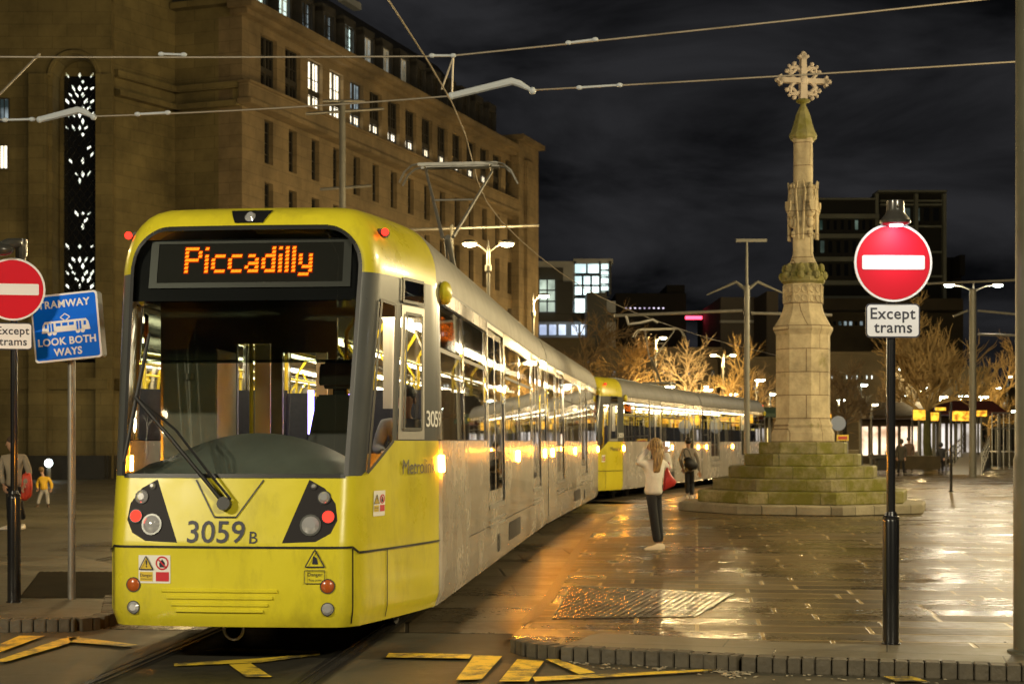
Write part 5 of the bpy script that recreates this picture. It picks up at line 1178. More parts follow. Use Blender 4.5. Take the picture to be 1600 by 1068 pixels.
PD = thing('podium_block', 'low brown podium in front of the dark office tower', 'building', (0, 0, 0)); b = MB(); box_px(b, 1262, 466, 1505, 484, 165, 12); box_px(b, 1262, 484, 1360, 705, 168, 10); box_px(b, 1360, 484, 1505, 705, 169, 10); b.build('wall', mat('podium_wall', (.055, .045, .028), .8, var=.3, vscale=.3), PD)
lit_grid(PD, 'window', 1266, 500, 1350, 510, 168, 10, 1, [DPANE, DIMC], .3, seed=2)
# lower terraces along the far side of the square
TRW = mat('terrace_wall', (.10, .082, .052), .85, var=.3, vscale=.3)
SHOP = emat_var('shop_light', (.30, .18, .10), (1., .78, .55), 1.3, .55)
WBR = emat_var('window_bright', (.35, .42, .4), (.95, 1., .9), 1.3, .5)
for x0, y0, x1, Y, lab, wr, ws in ((838, 530, 930, 140, 'dim terrace behind the bare trees and the front tram', (845, 560, 925, 575, 7, 1), [DPANE, DIMC]), (930, 545, 1128, 138, 'long dim terrace behind the bare trees and second tram', (940, 575, 1120, 590, 14, 1), [DPANE, DIMC, DPANE]),
        (1126, 560, 1212, 136, 'dim terrace just left of the cross pedestal', (1132, 598, 1205, 612, 7, 1), [DPANE, DIMC]), (1285, 552, 1400, 132, 'dark terrace with bright windows just right of the cross pedestal', (1296, 582, 1366, 596, 9, 1), [WBR, WBR, DPANE]), (1400, 575, 1546, 134, 'dim terrace behind the big bare tree', (1408, 590, 1540, 602, 12, 1), [DPANE, DIMC]), (1546, 608, 1680, 150, 'low dark building at the far right edge', (1552, 625, 1640, 640, 8, 1), [DPANE, WBR])):
    t = thing('terrace_building', lab, 'building', (0, 0, 0), 0, 'terraces along the far side of the square'); b = MB(); box_px(b, x0, y0, x1, 706, Y, 12); b.build('wall', TRW, t); b = MB(); box_px(b, x0, y0-3, x1, y0, Y-.5, 13); b.build('parapet', TRW, t)
    lit_grid(t, 'window', *wr[:4], Y, wr[4], wr[5], ws, .5, seed=int(x0))
# kiosk with a lit front, red roofed shelter, their signs
def canopy(name, label, x0, x1, Y, yt, yb, roofm, group=None, lit=None, d=4.0, posts=4):
    t = thing(name, label, 'shelter', (0, 0, 0), 0, group); a = at(x0, yb, Y); b_ = at(x1, yt, Y); r = MB(); r.extr([(a.x-.4, Y-d/2, a.z), (b_.x+.4, Y-d/2, a.z), (b_.x+.1, Y, b_.z), (a.x-.1, Y, b_.z)], (0, .12, 0)); r.bbox((a.x-.4, Y-d/2, a.z-.18), (b_.x+.4, Y+d/2, a.z)); r.build('roof', roofm, t)
    for i in range(posts):
        x = a.x + (b_.x-a.x)*i/(posts-1); p = MB(); p.tube([(x, Y-d/2+.2, .1), (x, Y-d/2+.2, a.z-.18)], .07, 8); p.build('post', PSTL, t)
    if lit:
        w = MB(); w.bbox((a.x, Y+d/2-.3, .1), (b_.x, Y+d/2, a.z-.18)); w.build('rear_wall', TRW, t)
        n = lit[1]; ww = (b_.x-a.x)/n
        for i in range(n): g = MB(); g.bbox((a.x+ww*i+.12, Y+d/2-.36, .7), (a.x+ww*(i+1)-.12, Y+d/2-.31, a.z-.7)); g.build('lit_front', lit[0], t, smooth=0)
    return t
canopy('kiosk', 'long low kiosk with a lit pink front under a brown roof', 1352, 1446, 105, 628, 650, mat('kiosk_roof', (.10, .075, .05), .8, var=.3), 'shelters on the square', (SHOP, 6))
canopy('tram_shelter', 'tram stop shelter with a dull red roof beside the big bare tree', 1448, 1548, 96, 626, 644, mat('shelter_red', (.16, .035, .025), .6), 'shelters on the square', (emat_var('shelter_glow', (.10, .08, .06), (.62, .56, .50), .9, .6), 7))
canopy('tram_shelter', 'tram stop shelter behind the second tram, left of the cross pedestal', 1176, 1214, 74, 636, 646, mat('shelter_green', (.03, .06, .03), .6), 'shelters on the square', (emat_var('shelter_lights', (.15, .10, .04), (1., .72, .25), 1.2, 1.5), 3), 3., 3)
SGY = emat_var('sign_glow', (.30, .10, .01), (1., .50, .04), 1.1, 4)
for x0, y0, x1, y1, Y, lab in ((1427, 640, 1446, 656, 84, 'glowing amber departure board left of the big tree trunk'), (1450, 644, 1467, 657, 92, 'glowing amber departure board right of the big tree trunk'), (1486, 642, 1520, 657, 90, 'wide glowing amber sign below the red shelter roof'), (1526, 641, 1542, 650, 90, 'small glowing amber sign beside the catenary pole'), (1290, 646, 1299, 652, 70, 'tiny amber sign peeping out beside the cross pedestal'), (1462, 636, 1478, 641, 92, 'narrow amber strip sign under the red shelter roof')):
    t = thing('amber_sign', lab, 'sign', (0, 0, 0), 0, 'amber signs of the tram stop'); b = MB(); box_px(b, x0-1, y0-1, x1+1, y1+1, Y, .2); b.build('case', BLK, t); b = MB(); box_px(b, x0, y0, x1, y1, Y-.05, .04); b.build('sign_face', SGY, t, smooth=0)
    a = at((x0+x1)/2, y1, Y); b = MB(); b.tube([(a.x, Y+.1, .05), (a.x, Y+.1, a.z)], .06, 6); b.build('post', PSTL, t)
bl = thing('blue_roundel', 'pale blue round sign low behind the cross steps', 'sign', (0, 0, 0)); c = at(1310, 661, 68); b = MB(); b.extr([(c.x+.34*math.cos(k*.3927), 68, c.z+.34*math.sin(k*.3927)) for k in range(16)], (0, .06, 0)); b.build('sign_face', mat('roundel', (.30, .38, .60), .5), bl); b = MB(); b.tube([(c.x, 68.1, .1), (c.x, 68.1, c.z)], .04, 6); b.build('post', PSTL, bl)
# ramp up to the platform, its railings and platform
rp = MB(); rq = [gp(1478, 741, .1), gp(1534, 741, .1), at(1546, 692, 98), at(1506, 692, 98)]
zt = 1.0; A, B = Vector((rq[0].x, rq[0].y, .1)), Vector((rq[1].x, rq[1].y, .1)); C_, D_ = Vector((rq[2].x, 98, zt)), Vector((rq[3].x, 98, zt))
rp.add([A, B, C_, D_, (A.x, A.y, .0), (B.x, B.y, .0), (C_.x, C_.y, 0), (D_.x, D_.y, 0)], [(0, 1, 2, 3), (0, 4, 7, 3), (1, 5, 6, 2), (3, 7, 6, 2), (0, 1, 5, 4)]); struct(rp.build('platform_ramp', mat('ramp_concrete', (.5, .47, .40), .55, var=.1), smooth=0))
pf = MB(); pf.bbox((D_.x-3, 98, 0), (C_.x+4, 125, 1.0)); struct(pf.build('tram_platform', KERBM))
for P0, P1, lab in ((A, D_, 'pale railing up the left side of the lit ramp'), (B, C_, 'pale railing up the right side of the lit ramp')):
    t = thing('ramp_railing', lab, 'railing', (0, 0, 0), 0, 'railings of the ramp'); n = 7
    for k in range(n): p = P0.lerp(P1, k/(n-1)); b = MB(); b.tube([p, p+Vector((0, 0, 1.05))], .03, 6); b.build('post', STEEL, t)
    for h in (.35, .7, 1.05): b = MB(); b.tube([P0+Vector((0, 0, h)), P1+Vector((0, 0, h))], .035, 6); b.build('rail', STEEL, t)
t = thing('platform_fence', 'pale green railing of uprights at the far right edge', 'railing', (0, 0, 0))
a = at(1550, 645, 88); b_ = at(1640, 645, 88); b = MB(); b.tube([(a.x, 88, a.z), (b_.x, 88, b_.z)], .05, 6); b.tube([(a.x, 88, a.z-.9), (b_.x, 88, a.z-.9)], .04, 6); b.build('rail', STEEL, t)
for k in range(11): x = a.x + (b_.x-a.x)*k/10; b = MB(); b.tube([(x, 88, 0), (x, 88, a.z)], .035, 6); b.build('post', STEEL, t)
p_ = gp(1486, 768, .1); t = thing('thin_post', 'thin dark post standing alone on the paving before the ramp', 'post', (p_.x, p_.y, .1)); zz = at(1486, 628, p_.y).z-.1; b = MB(); b.lathe([(.09, 0), (.09, .02), (.045, .04), (.042, zz), (0, zz+.02)], n=12); b.build('post', PBLK, t); b = MB(); b.lathe([(.06, .9), (.06, 1.0)], n=12); b.build('collar', PBLK, t)
t = thing('stone_bench', 'dark stone block bench right of the cross steps', 'bench', (0, 0, 0)); Yb = 66; b = MB(); box_px(b, 1364, 710, 1388, 716, Yb, 1.0); b.build('seat', mat('bench_dark', (.03, .025, .018), .6), t, bevel=.02); b = MB(); box_px(b, 1372, 716, 1386, 734.5, Yb+.15, .7); b.build('base', mat('bench_base', (.02, .018, .013), .7), t)
t = thing('tree_planter', 'low brown planter wall around the foot of the big bare tree', 'planter', (0, 0, 0)); b = MB(); box_px(b, 1398, 712, 1470, 733, 71, 3.0); b.build('planter_wall', mat('planter_wall', (.075, .055, .025), .8, var=.3), t, bevel=.03)
t = thing('barrier_board', 'small yellow framed red board behind the cross steps', 'barrier', (0, 0, 0)); b = MB(); box_px(b, 1308, 679, 1326, 688, 62, .08); b.build('frame', mat('barrier_yellow', (.75, .55, .05), .5), t); b = MB(); box_px(b, 1310, 681, 1324, 686, 61.95, .04); b.build('panel', mat('barrier_red', (.45, .05, .02), .5), t)
for px in (1309.5, 1324.5): q = at(px, 688, 62); b = MB(); b.bbox((q.x-.03, 62, .1), (q.x+.03, 62.07, q.z)); b.build('leg', PSTL, t)
# ---------------------------------------------------------------- bare winter trees
BARK = mat('bark_golden', (.42, .28, .10), .85, var=.3, vscale=6, bump=.4, bscale=18); BARKD = mat('bark_brown', (.17, .115, .055), .9, var=.3, vscale=6); BARKG = mat('bark_mossy', (.10, .095, .03), .9, var=.35, vscale=3, bump=.4)
def tree(label, x, y, h, trunk_h, spread, r, seed, bark, trunkm, z0=.1, levels=4, up=.35, kids=(6, 5, 5, 3)):
    rn = random.Random(seed); t = thing('bare_tree', label, 'tree', (x, y, z0), 0, 'bare trees of the square')
    tk = MB(); lean = Vector((rn.uniform(-.2, .2), rn.uniform(-.2, .2), 0)); pts = [Vector((0, 0, 0))+lean*(k/5)**2 + Vector((rn.uniform(-.03, .03), rn.uniform(-.03, .03), trunk_h*k/5)) for k in range(6)]
    tk.tube(pts, [r*1.35, r*1.05, r*.95, r*.9, r*.85, r*.8], 10); tk.build('trunk', trunkm, t)
    cr = MB()
    def branch(p, d, ln, rad, lev):
        n = 4; P = [p]; q = p.copy(); dd = d.copy()
        for k in range(n):
            dd = (dd + Vector((rn.gauss(0, .16), rn.gauss(0, .16), rn.gauss(0, .10) + up*.22))).normalized(); q = q + dd*ln/n; P.append(q.copy())
        cr.tube(P, [rad*(1-.17*k) for k in range(n+1)], 6 if lev < 2 else 4 if lev < 3 else 3, cap=False)
        if lev >= levels: return
        for _ in range(kids[lev]):
            u = rn.uniform(.25, 1.0)*n; i = min(int(u), n-1); s = P[i].lerp(P[i+1], u-i); ax = dd.orthogonal().normalized(); ax.rotate(Matrix.Rotation(rn.uniform(0, 6.28), 3, dd))
            nd = (dd*.75 + ax*rn.uniform(.45, .85) + Vector((0, 0, up*.35))).normalized(); branch(s, nd, ln*rn.uniform(.48, .72), rad*.60, lev+1)
    top = pts[-1]; nb = 8
    for k in range(nb):
        a = 6.283*k/nb + rn.uniform(-.3, .3); el = rn.uniform(.15, .8); d = Vector((math.cos(a)*math.cos(el), math.sin(a)*math.cos(el), math.sin(el)))
        branch(pts[-2].lerp(top, rn.uniform(.2, 1)), d, spread*rn.uniform(.45, .62), r*.5, 1)
    branch(top, Vector((0, 0, 1)), (h-trunk_h)*.55, r*.7, 0)
    c = cr.build('crown', bark, t, smooth=60); return t
tp = gp(1450, 733, .1)
tree('big bare tree with golden lit upswept branches right of the cross', tp.x, tp.y, 9.3, 3.6, 4.6, .24, 3, BARK, BARKG, up=.5, kids=(9, 8, 6, 4))
tree('smaller dark bare tree just right of the cross pedestal', at(1320, 0, 88).x, 88, 6.6, 2.9, 3.4, .16, 9, BARKD, mat('bark_black', (.02, .016, .01), .9))
tree('bare tree with arching twigs behind the end of the front tram', at(905, 0, 84).x, 84, 9.5, 2.5, 5.0, .18, 21, BARKD, BARKD, up=.1)
tree('bare tree above the nose of the second tram', at(972, 0, 92).x, 92, 9.0, 2.5, 4.8, .18, 22, BARK, BARKD, up=.15)
tree('pale bare tree above the middle of the second tram', at(1075, 0, 100).x, 100, 8.6, 2.4, 4.2, .18, 23, mat('bark_pale', (.40, .30, .17), .85, var=.2), BARKD, up=.2)
tree('bare tree above the rear of the second tram', at(1140, 0, 96).x, 96, 7.8, 2.4, 4.2, .17, 24, BARK, BARKD, up=.2)
tree('thin bare tree left of the cross pedestal, behind the tall pole', at(1190, 0, 110).x, 110, 8.0, 2.4, 3.8, .17, 25, BARKD, BARKD, up=.2)
tree('bare tree far behind the kiosk, left of the big tree', at(1392, 0, 116).x, 116, 8.0, 2.6, 4.6, .17, 26, BARKD, BARKD, up=.2)
tree('bare tree at the far right behind the red roofed shelter', at(1545, 0, 118).x, 118, 9.6, 2.8, 4.2, .17, 27, BARK, BARKD, up=.3)

# ---------------------------------------------------------------- people
def skin(name, nodes, edges, mt, parent, rootn, sub=2, smooth=True):
    me = bpy.data.meshes.new('sk'); keys = list(nodes); ix = {k: i for i, k in enumerate(keys)}
    me.from_pydata([tuple(nodes[k][0]) for k in keys], [(ix[a], ix[b]) for a, b in edges], []); o = bpy.data.objects.new('sk', me); COL.objects.link(o)
    md = o.modifiers.new('s', 'SKIN'); md.use_smooth_shade = True
    for i, k in enumerate(keys):
        r = nodes[k][1]; r = r if isinstance(r, tuple) else (r, r); me.skin_vertices[0].data[i].radius = r; me.skin_vertices[0].data[i].use_root = k == rootn
    if sub: sm = o.modifiers.new('u', 'SUBSURF'); sm.levels = sm.render_levels = sub
    bpy.context.view_layer.update(); m2 = bpy.data.meshes.new_from_object(o.evaluated_get(bpy.context.evaluated_depsgraph_get())); bpy.data.objects.remove(o); bpy.data.meshes.remove(me)
    m2.name = name; m2.materials.clear(); m2.materials.append(mt); m2.polygons.foreach_set('use_smooth', [True]*len(m2.polygons)); r = bpy.data.objects.new(name, m2); COL.objects.link(r); r.parent = parent; return r
SKINM = mat('skin', (.46, .27, .18), .55, var=.08)
def hand(mb, wr, d, up, s, curl=.5):
    """palm, four fingers of different lengths and a thumb from the side of the palm"""
    d = d.normalized(); side = d.cross(up).normalized(); nr = side.cross(d).normalized()
    mb.rings([[wr + d*k*.085*s + side*(sx*w*s) + nr*(sy*.014*s) for sx, sy in ((-1, -1), (1, -1), (1, 1), (-1, 1))] for k, w in ((0, .024), (.5, .036), (1, .04))])
    for i, ln in enumerate((.068, .078, .073, .056)):
        b = wr + d*.082*s + side*((-.030+.020*i)*s); d1 = (d + nr*-curl*.5).normalized(); d2 = (d + nr*-curl*1.6).normalized(); m = b + d1*ln*.5*s
        mb.tube([b, m, m + d2*ln*.5*s], [.0095*s, .009*s, .007*s], 6)
    b = wr + d*.025*s - side*.03*s; m = b + (d*.6 - side*.8 - nr*.3).normalized()*.04*s; mb.tube([b, m, m + (d*.9 - side*.2 - nr*.4).normalized()*.032*s], [.012*s, .011*s, .008*s], 6)
def person(label, J, cols, hair='short', group=None, sizes=1.0, coat=False, face=None, fat=1.0, shoe_dir=None):
    """J: joints in world space; cols: top, legs, shoes, hair"""
    s = sizes; o = (J['footL'] + J['footR'])/2; t = thing('person', label, 'person', (o.x, o.y, min(J['footL'].z, J['footR'].z)), 0, group); off = Vector(t.location)
    g = {k: Vector(v) - off for k, v in J.items()}
    fc = Vector(face or (0, -1, 0)).normalized(); right = fc.cross(Vector((0, 0, 1))).normalized()
    hd = g['head']; nk = g['neck']
    nodes = {'pel': (g['pel'], (.10*s, .085*s)), 'wa': (g['pel'].lerp(g['neck'], .4), .09*s), 'ch': (g['pel'].lerp(g['neck'], .75), (.105*s, .085*s)), 'nk': (nk, .045*s), 'hn': (nk.lerp(hd, .35), .045*s), 'jaw': (hd - Vector((0, 0, .06*s)) + fc*.012*s, .062*s), 'hd': (hd + Vector((0, 0, .02*s)), .086*s), 'tp': (hd + Vector((0, 0, .075*s)), .062*s)}
    ed = [('pel', 'wa'), ('wa', 'ch'), ('ch', 'nk'), ('nk', 'hn'), ('hn', 'jaw'), ('jaw', 'hd'), ('hd', 'tp')]
    for S in 'LR':
        nodes.update({'sh'+S: (g['sh'+S], .04*s), 'el'+S: (g['el'+S], .034*s), 'wr'+S: (g['wr'+S], .024*s), 'hip'+S: (g['hip'+S], .065*s), 'kn'+S: (g['kn'+S], .045*s), 'an'+S: (g['an'+S], .034*s)})
        ed += [('ch', 'sh'+S), ('sh'+S, 'el'+S), ('el'+S, 'wr'+S), ('pel', 'hip'+S), ('hip'+S, 'kn'+S), ('kn'+S, 'an'+S)]
    body = skin('body', nodes, ed, SKINM, t, 'pel', 2)
    mb = MB()
    for S in 'LR':
        d = g['wr'+S] - g['el'+S]; hand(mb, g['wr'+S], d, fc if abs(d.normalized().dot(fc)) < .9 else Vector((0, 0, 1)), s, .6)
    # nose, ears and eye sockets sit on the same body mesh
    mb.rings([[hd + fc*(.07+.02*q)*s + right*(sx*.012*s*(1+q*.3)) + Vector((0, 0, (.018-.04*q)*s + sy*.006*s)) for sx, sy in ((-1, -1), (1, -1), (1, 1), (-1, 1))] for q in (0, .6, 1)])
    for sg in (-1, 1): mb.ball(hd + right*sg*.084*s, .024*s, 8, 6, (.6, 1, 1.4))
    tmp = mb.build('tmp', SKINM); bm = bmesh.new(); bm.from_mesh(body.data); bm.from_mesh(tmp.data); bm.to_mesh(body.data); bm.free(); bpy.data.objects.remove(tmp)
    # clothes
    up = {'pel': (g['pel'] + Vector((0, 0, -.085*s)), (.165*s*fat, .145*s*fat)), 'pel2': (g['pel'] + Vector((0, 0, .02*s)), (.165*s*fat, .14*s*fat)), 'wa': (g['pel'].lerp(nk, .35), (.15*s*fat, .12*s*fat)), 'ch': (g['pel'].lerp(nk, .72), (.155*s*fat, .12*s*fat)), 'nk': (nk - Vector((0, 0, .01*s)), .062*s)}
    e2 = [('pel', 'pel2'), ('pel2', 'wa'), ('wa', 'ch'), ('ch', 'nk')]
    if coat: up['hem'] = ((g['pel'] + (g['knL']+g['knR'])/2)/2, (.175*s*fat, .15*s*fat)); e2.append(('pel', 'hem'))
    for S in 'LR':
        up.update({'sh'+S: (g['sh'+S], .066*s*fat), 'el'+S: (g['el'+S], .058*s*fat), 'wr'+S: (g['el'+S].lerp(g['wr'+S], .93), .045*s)}); e2 += [('ch', 'sh'+S), ('sh'+S, 'el'+S), ('el'+S, 'wr'+S)]
    skin('coat' if coat else 'jumper', up, e2, cols[0], t, 'ch', 2)
    lo = {'pel': (g['pel'] + Vector((0, 0, .03*s)), (.105*s, .095*s))}; e3 = []
    for S in 'LR':
        lo.update({'hip'+S: (g['hip'+S] - Vector((0, 0, .06*s)), .082*s), 'kn'+S: (g['kn'+S], .068*s), 'an'+S: (g['an'+S] + Vector((0, 0, .01*s)), .062*s)}); e3 += [('pel', 'hip'+S), ('hip'+S, 'kn'+S), ('kn'+S, 'an'+S)]
    skin('trousers', lo, e3, cols[1], t, 'pel', 2)
    for S in 'LR':
        a, f = g['an'+S], g['foot'+S]; sd = Vector((f.x-a.x, f.y-a.y, 0)); sd = sd.normalized() if sd.length > 1e-4 else fc; rt = Vector((-sd.y, sd.x, 0)); m = MB(); z = f.z; rg = []
        for q, w, h in ((-.07, .022, .05), (-.055, .035, .075), (0, .038, .085), (.08, .044, .06), (.15, .042, .042), (.19, .022, .03)):
            c = Vector((a.x, a.y, z)) + sd*q*s; rg.append([c + rt*sx*w*s + Vector((0, 0, zz*h*s)) for sx, zz in ((-1, .02), (1, .02), (1.0, .45), (.6, 1), (-.6, 1), (-1.0, .45))])
        m.rings(rg); m.build('shoe', cols[2], t, smooth=60)
    h = MB(); hc = hd + Vector((0, 0, .03*s)) - fc*.015*s
    if hair == 'short': h.ball(hc + Vector((0, 0, .022*s)) - fc*.012*s, .098*s, 14, 9, (1, 1, .98)); 
    elif hair == 'long':
        h.ball(hc + Vector((0, 0, .018*s)), .104*s, 14, 9, (1, 1, 1.05)); rg = []
        for k in range(7):
            q = k/6; c = hc - fc*(.045+.05*math.sin(q*2.4))*s + Vector((0, 0, -.02*s - q*.36*s)) + right*(.02*math.sin(q*5))*s; w = (.095 - .045*q)*s
            rg.append([c + right*math.cos(6.283*i/10)*w*(1+.12*math.cos(i*2.1+k)) + fc*math.sin(6.283*i/10)*w*.55 for i in range(10)])
        h.rings(rg)
    elif hair == 'hood': h.ball(hc, .118*s, 14, 9, (1, 1, 1.15))
    h.build('hair' if hair != 'hood' else 'hood', cols[3] if hair != 'hood' else cols[0], t, smooth=80)
    return t, g
def joints(px, Y, spec, zf, d={}):
    out = {}
    for k, v in spec.items(): out[k] = at(v[0], v[1], Y + (v[2] if len(v) > 2 else 0))
    for k in ('footL', 'footR'): out[k].z = zf
    return out
WHJ = mat('white_jumper', (.74, .70, .62), .9, var=.10, vscale=9, bump=1.0, bscale=11); BLKT = mat('black_trousers', (.010, .010, .012), .8); CRSH = mat('cream_shoe', (.62, .52, .38), .6); HBL = mat('hair_fair', (.20, .115, .045), .55, var=.4, vscale=30); HDK = mat('hair_dark', (.015, .011, .008), .5)
def streak(m, a, b):
    nt = m.node_tree; N = nt.nodes; L = nt.links; t = N.new('ShaderNodeTexCoord'); mp = N.new('ShaderNodeMapping'); mp.inputs['Scale'].default_value = (70, 70, 5); L.new(t.outputs['Object'], mp.inputs[0]); n = N.new('ShaderNodeTexNoise'); n.inputs['Scale'].default_value = 1; n.inputs['Detail'].default_value = 3; L.new(mp.outputs[0], n.inputs[0])
    r = N.new('ShaderNodeValToRGB'); r.color_ramp.elements[0].position = .38; r.color_ramp.elements[1].position = .62; r.color_ramp.elements[0].color = (*a, 1); r.color_ramp.elements[1].color = (*b, 1); L.new(n.outputs[0], r.inputs[0]); L.new(r.outputs[0], N['Principled BSDF'].inputs['Base Color'])
streak(HBL, (.10, .055, .02), (.46, .30, .12))
REDB = mat('red_bag', (.50, .035, .03), .5, var=.2, bump=.3, bscale=8)
J = joints(0, 21.7, dict(head=(1024, 700), neck=(1024, 717), pel=(1021, 766), shL=(1008, 724, -.02), elL=(996, 722, -.10), wrL=(1013, 700, .10), shR=(1036, 724, .05), elR=(1046, 733, .10), wrR=(1041, 704, .22), hipL=(1018, 772, -.05), knL=(1022, 812, -.06), anL=(1027, 849, -.05), footL=(1008, 857, -.10), hipR=(1026, 772, .06), knR=(1028, 812, .05), anR=(1031, 848, .10), footR=(1013, 855, .08)), .1)
wom, g = person('woman in a white jumper raising a phone, long fair hair, beside the trams', J, (WHJ, BLKT, CRSH, HBL), 'long', face=(-.25, 1, 0), fat=1.02)
ph = MB(); c = at(1043, 697, 21.7+.25); ph.box((0, 0, 0), (.075, .012, .15)); po = ph.build('held_phone', GLB); po.location = c; po.rotation_euler = (R(-10), 0, R(15)); tag(po, 'phone held up by the woman in the white jumper', 'phone'); sc = MB(); sc.box((0, -.0075, 0), (.068, .002, .14)); sc.build('screen', emat('phone_glow', (.9, .85, .6), 1.6), po)
def bag(label, px, Y, mt, pts, strap, d=.12):
    t = thing('shoulder_bag', label, 'bag', at(px[0], px[1], Y)); o = Vector(t.location); m = MB(); q = [at(x, y, Y)-o for x, y in pts]; n = len(q); cen = sum(q, Vector())/n
    m.rings([[cen + (p-cen)*k + Vector((0, yy, 0)) for p in q] for yy, k in ((-d/2, .75), (-d/4, 1), (d/4, 1), (d/2, .75))]); m.build('bag_body', mt, t, smooth=60, bevel=.01)
    m = MB(); m.tube([at(x, y, Y)-o for x, y in strap], .012, 6); m.build('strap', mt, t); return t
bag('slouching red bag hanging from the arm of the woman in white', (1045, 745), 21.75, REDB, [(1042, 728), (1049, 742), (1057, 752), (1053, 759), (1044, 763), (1036, 767), (1037, 750), (1039, 736)], [(1041, 731), (1045, 722), (1047, 731)], .14)
GRJ = mat('grey_jacket', (.34, .30, .25), .8, var=.12); WSH = mat('white_shoe', (.72, .68, .6), .5); BLB = mat('black_bag', (.012, .012, .013), .5, coat=.2)
Y_ = 41.4
J = joints(0, Y_, dict(head=(1075.5, 691), neck=(1076, 700), pel=(1077, 733), shL=(1068, 703), elL=(1063, 718, -.05), wrL=(1067, 732, .1), shR=(1085, 703), elR=(1091, 718, -.05), wrR=(1093, 737, .05), hipL=(1074, 737), knL=(1074, 757), anL=(1074, 772), footL=(1073, 777, .3), hipR=(1081, 737), knR=(1081, 757, .1), anR=(1081, 774, -.1), footR=(1081, 778, .25)), .1)
person('walker in a grey jacket with a black bag across the back, beside the second tram', J, (GRJ, BLKT, WSH, HDK), 'short', face=(0, 1, 0))
bag('round black bag on the back of the walker in grey', (1078, 722), Y_-.28, BLB, [(1068, 716), (1075, 713), (1085, 718), (1091, 726), (1088, 733), (1078, 734), (1069, 728)], [(1071, 716), (1068, 706), (1071, 700), (1076, 703), (1082, 718)], .24)
GRK = mat('grey_knit', (.30, .26, .20), .9, var=.1, bump=.4, bscale=30); Y_ = 28.5
J = joints(0, Y_, dict(head=(17, 693), neck=(21, 708), pel=(22, 754), shL=(5, 715), elL=(1, 738, -.05), wrL=(6, 758, -.1), shR=(38, 714), elR=(46, 738), wrR=(38, 757, -.15), hipL=(16, 760), knL=(16, 792, -.1), anL=(16, 818, -.05), footL=(6, 826, -.12), hipR=(28, 760), knR=(31, 790), anR=(36, 812, .15), footR=(33, 826, .0)), 0.0)
J['footR'].z = 0; person('man in a grey jumper looking down, half hidden by the left sign post', J, (GRK, BLKT, WSH, mat('hair_brown', (.05, .03, .018), .6)), 'short', face=(-.8, -.7, 0), sizes=1.08)
bag('bright red carrier bag hanging beside the man in grey', (42, 760), 28.45, mat('carrier_red', (.62, .06, .03), .45, bump=.3, bscale=6), [(36, 740), (48, 738), (50, 756), (49, 774), (40, 782), (34, 780), (34, 762)], [(39, 745), (40, 737), (45, 745)], .16)
YC = mat('yellow_coat', (.66, .40, .02), .6, var=.1); PALE = mat('pale_leggings', (.42, .40, .36), .8); Y_ = 38.2
J = joints(0, Y_, dict(head=(65, 735), neck=(67, 743), pel=(69, 762), shL=(62, 747), elL=(58, 755), wrL=(59, 763, -.1), shR=(76, 747), elR=(81, 756), wrR=(80, 764, -.1), hipL=(65, 766), knL=(62, 776), anL=(59, 788), footL=(57, 792, -.1), hipR=(73, 766), knR=(74, 776), anR=(75, 788), footR=(76, 792, -.1)), 0.0)
person('child in a yellow coat walking away past the town hall', J, (YC, PALE, mat('brown_shoe', (.10, .06, .03), .6), mat('hair_tan', (.16, .10, .04), .6)), 'short', sizes=.72, face=(.3, 1, 0), coat=False)
wl_ = thing('bollard_light', 'small bright white light low against the dark plinth, above the child', 'light', (0, 0, 0)); c = at(76, 723, 64); b = MB(); b.lathe([(.10, 0), (.10, c.z-.25), (.07, c.z-.2)], (c.x, 64, 0), 12); b.build('post', PSTL, wl_); b = MB(); b.ball(c, .17, 10, 8); b.build('lens', emat('white_led', (.85, 1., 1.), 8), wl_)
DKC = mat('dark_coat', (.022, .020, .018), .8); GCT = mat('grey_coat', (.07, .062, .045), .8); BRC = mat('brown_coat', (.09, .05, .025), .8)
def stander(label, px, yh, yf, zf, mt, hair='short', face=(0, 1, 0), wide=1.0, walk=.0, coat=True, cols=None):
    Y = (HC-zf)*F/(yf-690) if yf > 696 else 98.0; k = (yf-yh)/60.0
    q = lambda x, y, d=0: (px + x*k*wide, yh + y*k, d)
    J = joints(0, Y, dict(head=q(0, 4.5), neck=q(0, 10), pel=q(0, 30), shL=q(-6.5, 12.5), elL=q(-8.5, 22), wrL=q(-7, 31, -.1), shR=q(6.5, 12.5), elR=q(8.5, 22), wrR=q(7, 31, -.1), hipL=q(-3, 32), knL=q(-3.4-walk, 45), anL=q(-3.6-walk*2, 57), footL=q(-4, 60, .2), hipR=q(3, 32), knR=q(3.4+walk, 45), anR=q(3.6+walk*2, 57), footR=q(4, 60, .2)), zf)
    return person(label, J, cols or (mt, BLKT, HDK, HDK), hair, 'people far off in the square', face=face, coat=coat, fat=1.05)
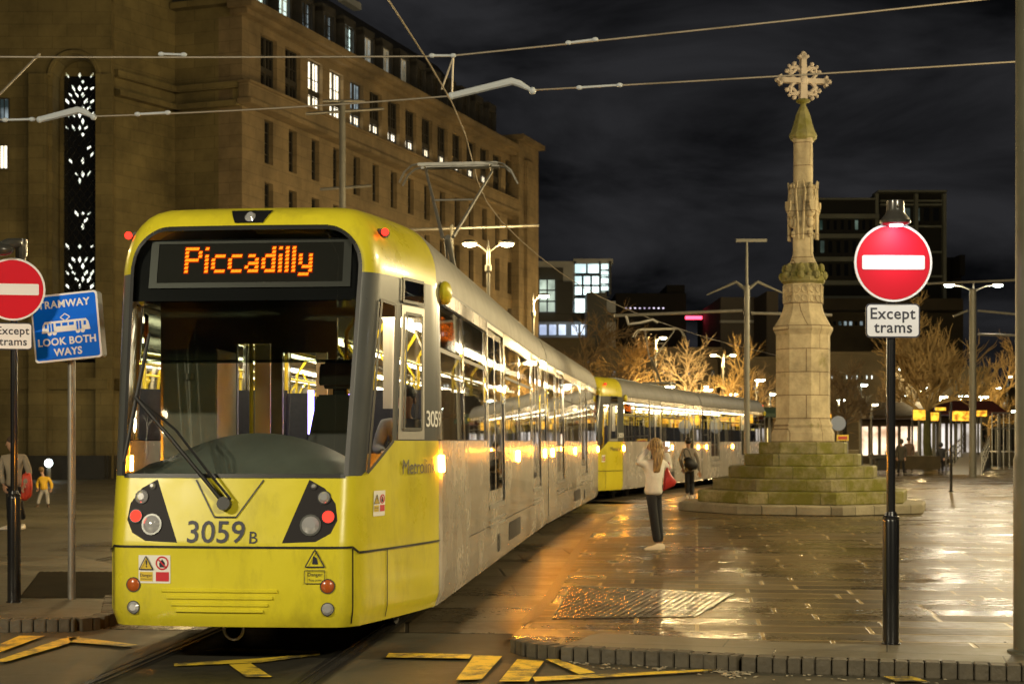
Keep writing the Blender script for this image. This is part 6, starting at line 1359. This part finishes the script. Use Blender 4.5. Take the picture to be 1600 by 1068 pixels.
stander('person in a long grey coat walking away right of the sign post', 1408, 686, 742, .1, GCT, 'hood', walk=.6)
stander('person in a brown coat just ahead of the grey coated one', 1420, 683, 738, .1, BRC, 'short', walk=.8, face=(1, .6, 0))
stander('person in a black coat standing at the foot of the big bare tree', 1470, 692, 738, .1, DKC, 'hood')
stander('person in a dark coat left of the cross pedestal by the shelter', 1184, 680, 724, .1, DKC, 'short')
stander('person in a pale jacket behind the cross steps, right side', 1333, 664, 716, .1, mat('pale_jacket', (.45, .43, .36), .8), 'short', cols=(mat('pale_jacket', (.5, .48, .4), .8), GCT, HDK, HDK))
stander('dark figure waiting at the top of the lit ramp, left one', 1500, 668, 692, 1.0, DKC, 'short')
stander('dark figure waiting at the top of the lit ramp beside the pole', 1536, 667, 692, 1.0, DKC, 'short', wide=1.1)
stander('dark figure waiting left of the red roofed shelter', 1512, 667, 692, 1.0, BRC, 'hood')
stander('dark figure on the far right beyond the railing', 1560, 672, 716, .1, DKC, 'short')
# a passenger sits behind the cab; only head and shoulders show above the sill
fr_ = Vector((TRK[2][0], TRK[2][1], 0)); dd = Vector((.0954, .9954, 0)); rr_ = Vector((.9954, -.0954, 0)); loc = lambda x, y, z: fr_ + rr_*x + dd*y + Vector((0, 0, z))
J = dict(head=loc(.86, 2.62, 2.02), neck=loc(.86, 2.65, 1.86), pel=loc(.84, 2.78, 1.5), shL=loc(.66, 2.66, 1.80), elL=loc(.62, 2.55, 1.58), wrL=loc(.72, 2.32, 1.55), shR=loc(1.04, 2.66, 1.80), elR=loc(1.09, 2.55, 1.58), wrR=loc(.96, 2.32, 1.55), hipL=loc(.75, 2.7, 1.48), knL=loc(.74, 2.32, 1.45), anL=loc(.74, 2.30, 1.08), footL=loc(.74, 2.22, .98), hipR=loc(.94, 2.7, 1.48), knR=loc(.95, 2.32, 1.45), anR=loc(.95, 2.30, 1.08), footR=loc(.95, 2.22, .98))
person('seated dark haired passenger seen through the side window of the front tram', J, (mat('blue_grey_top', (.16, .17, .20), .8), BLKT, HDK, HDK), 'short', face=(0, -1, 0))
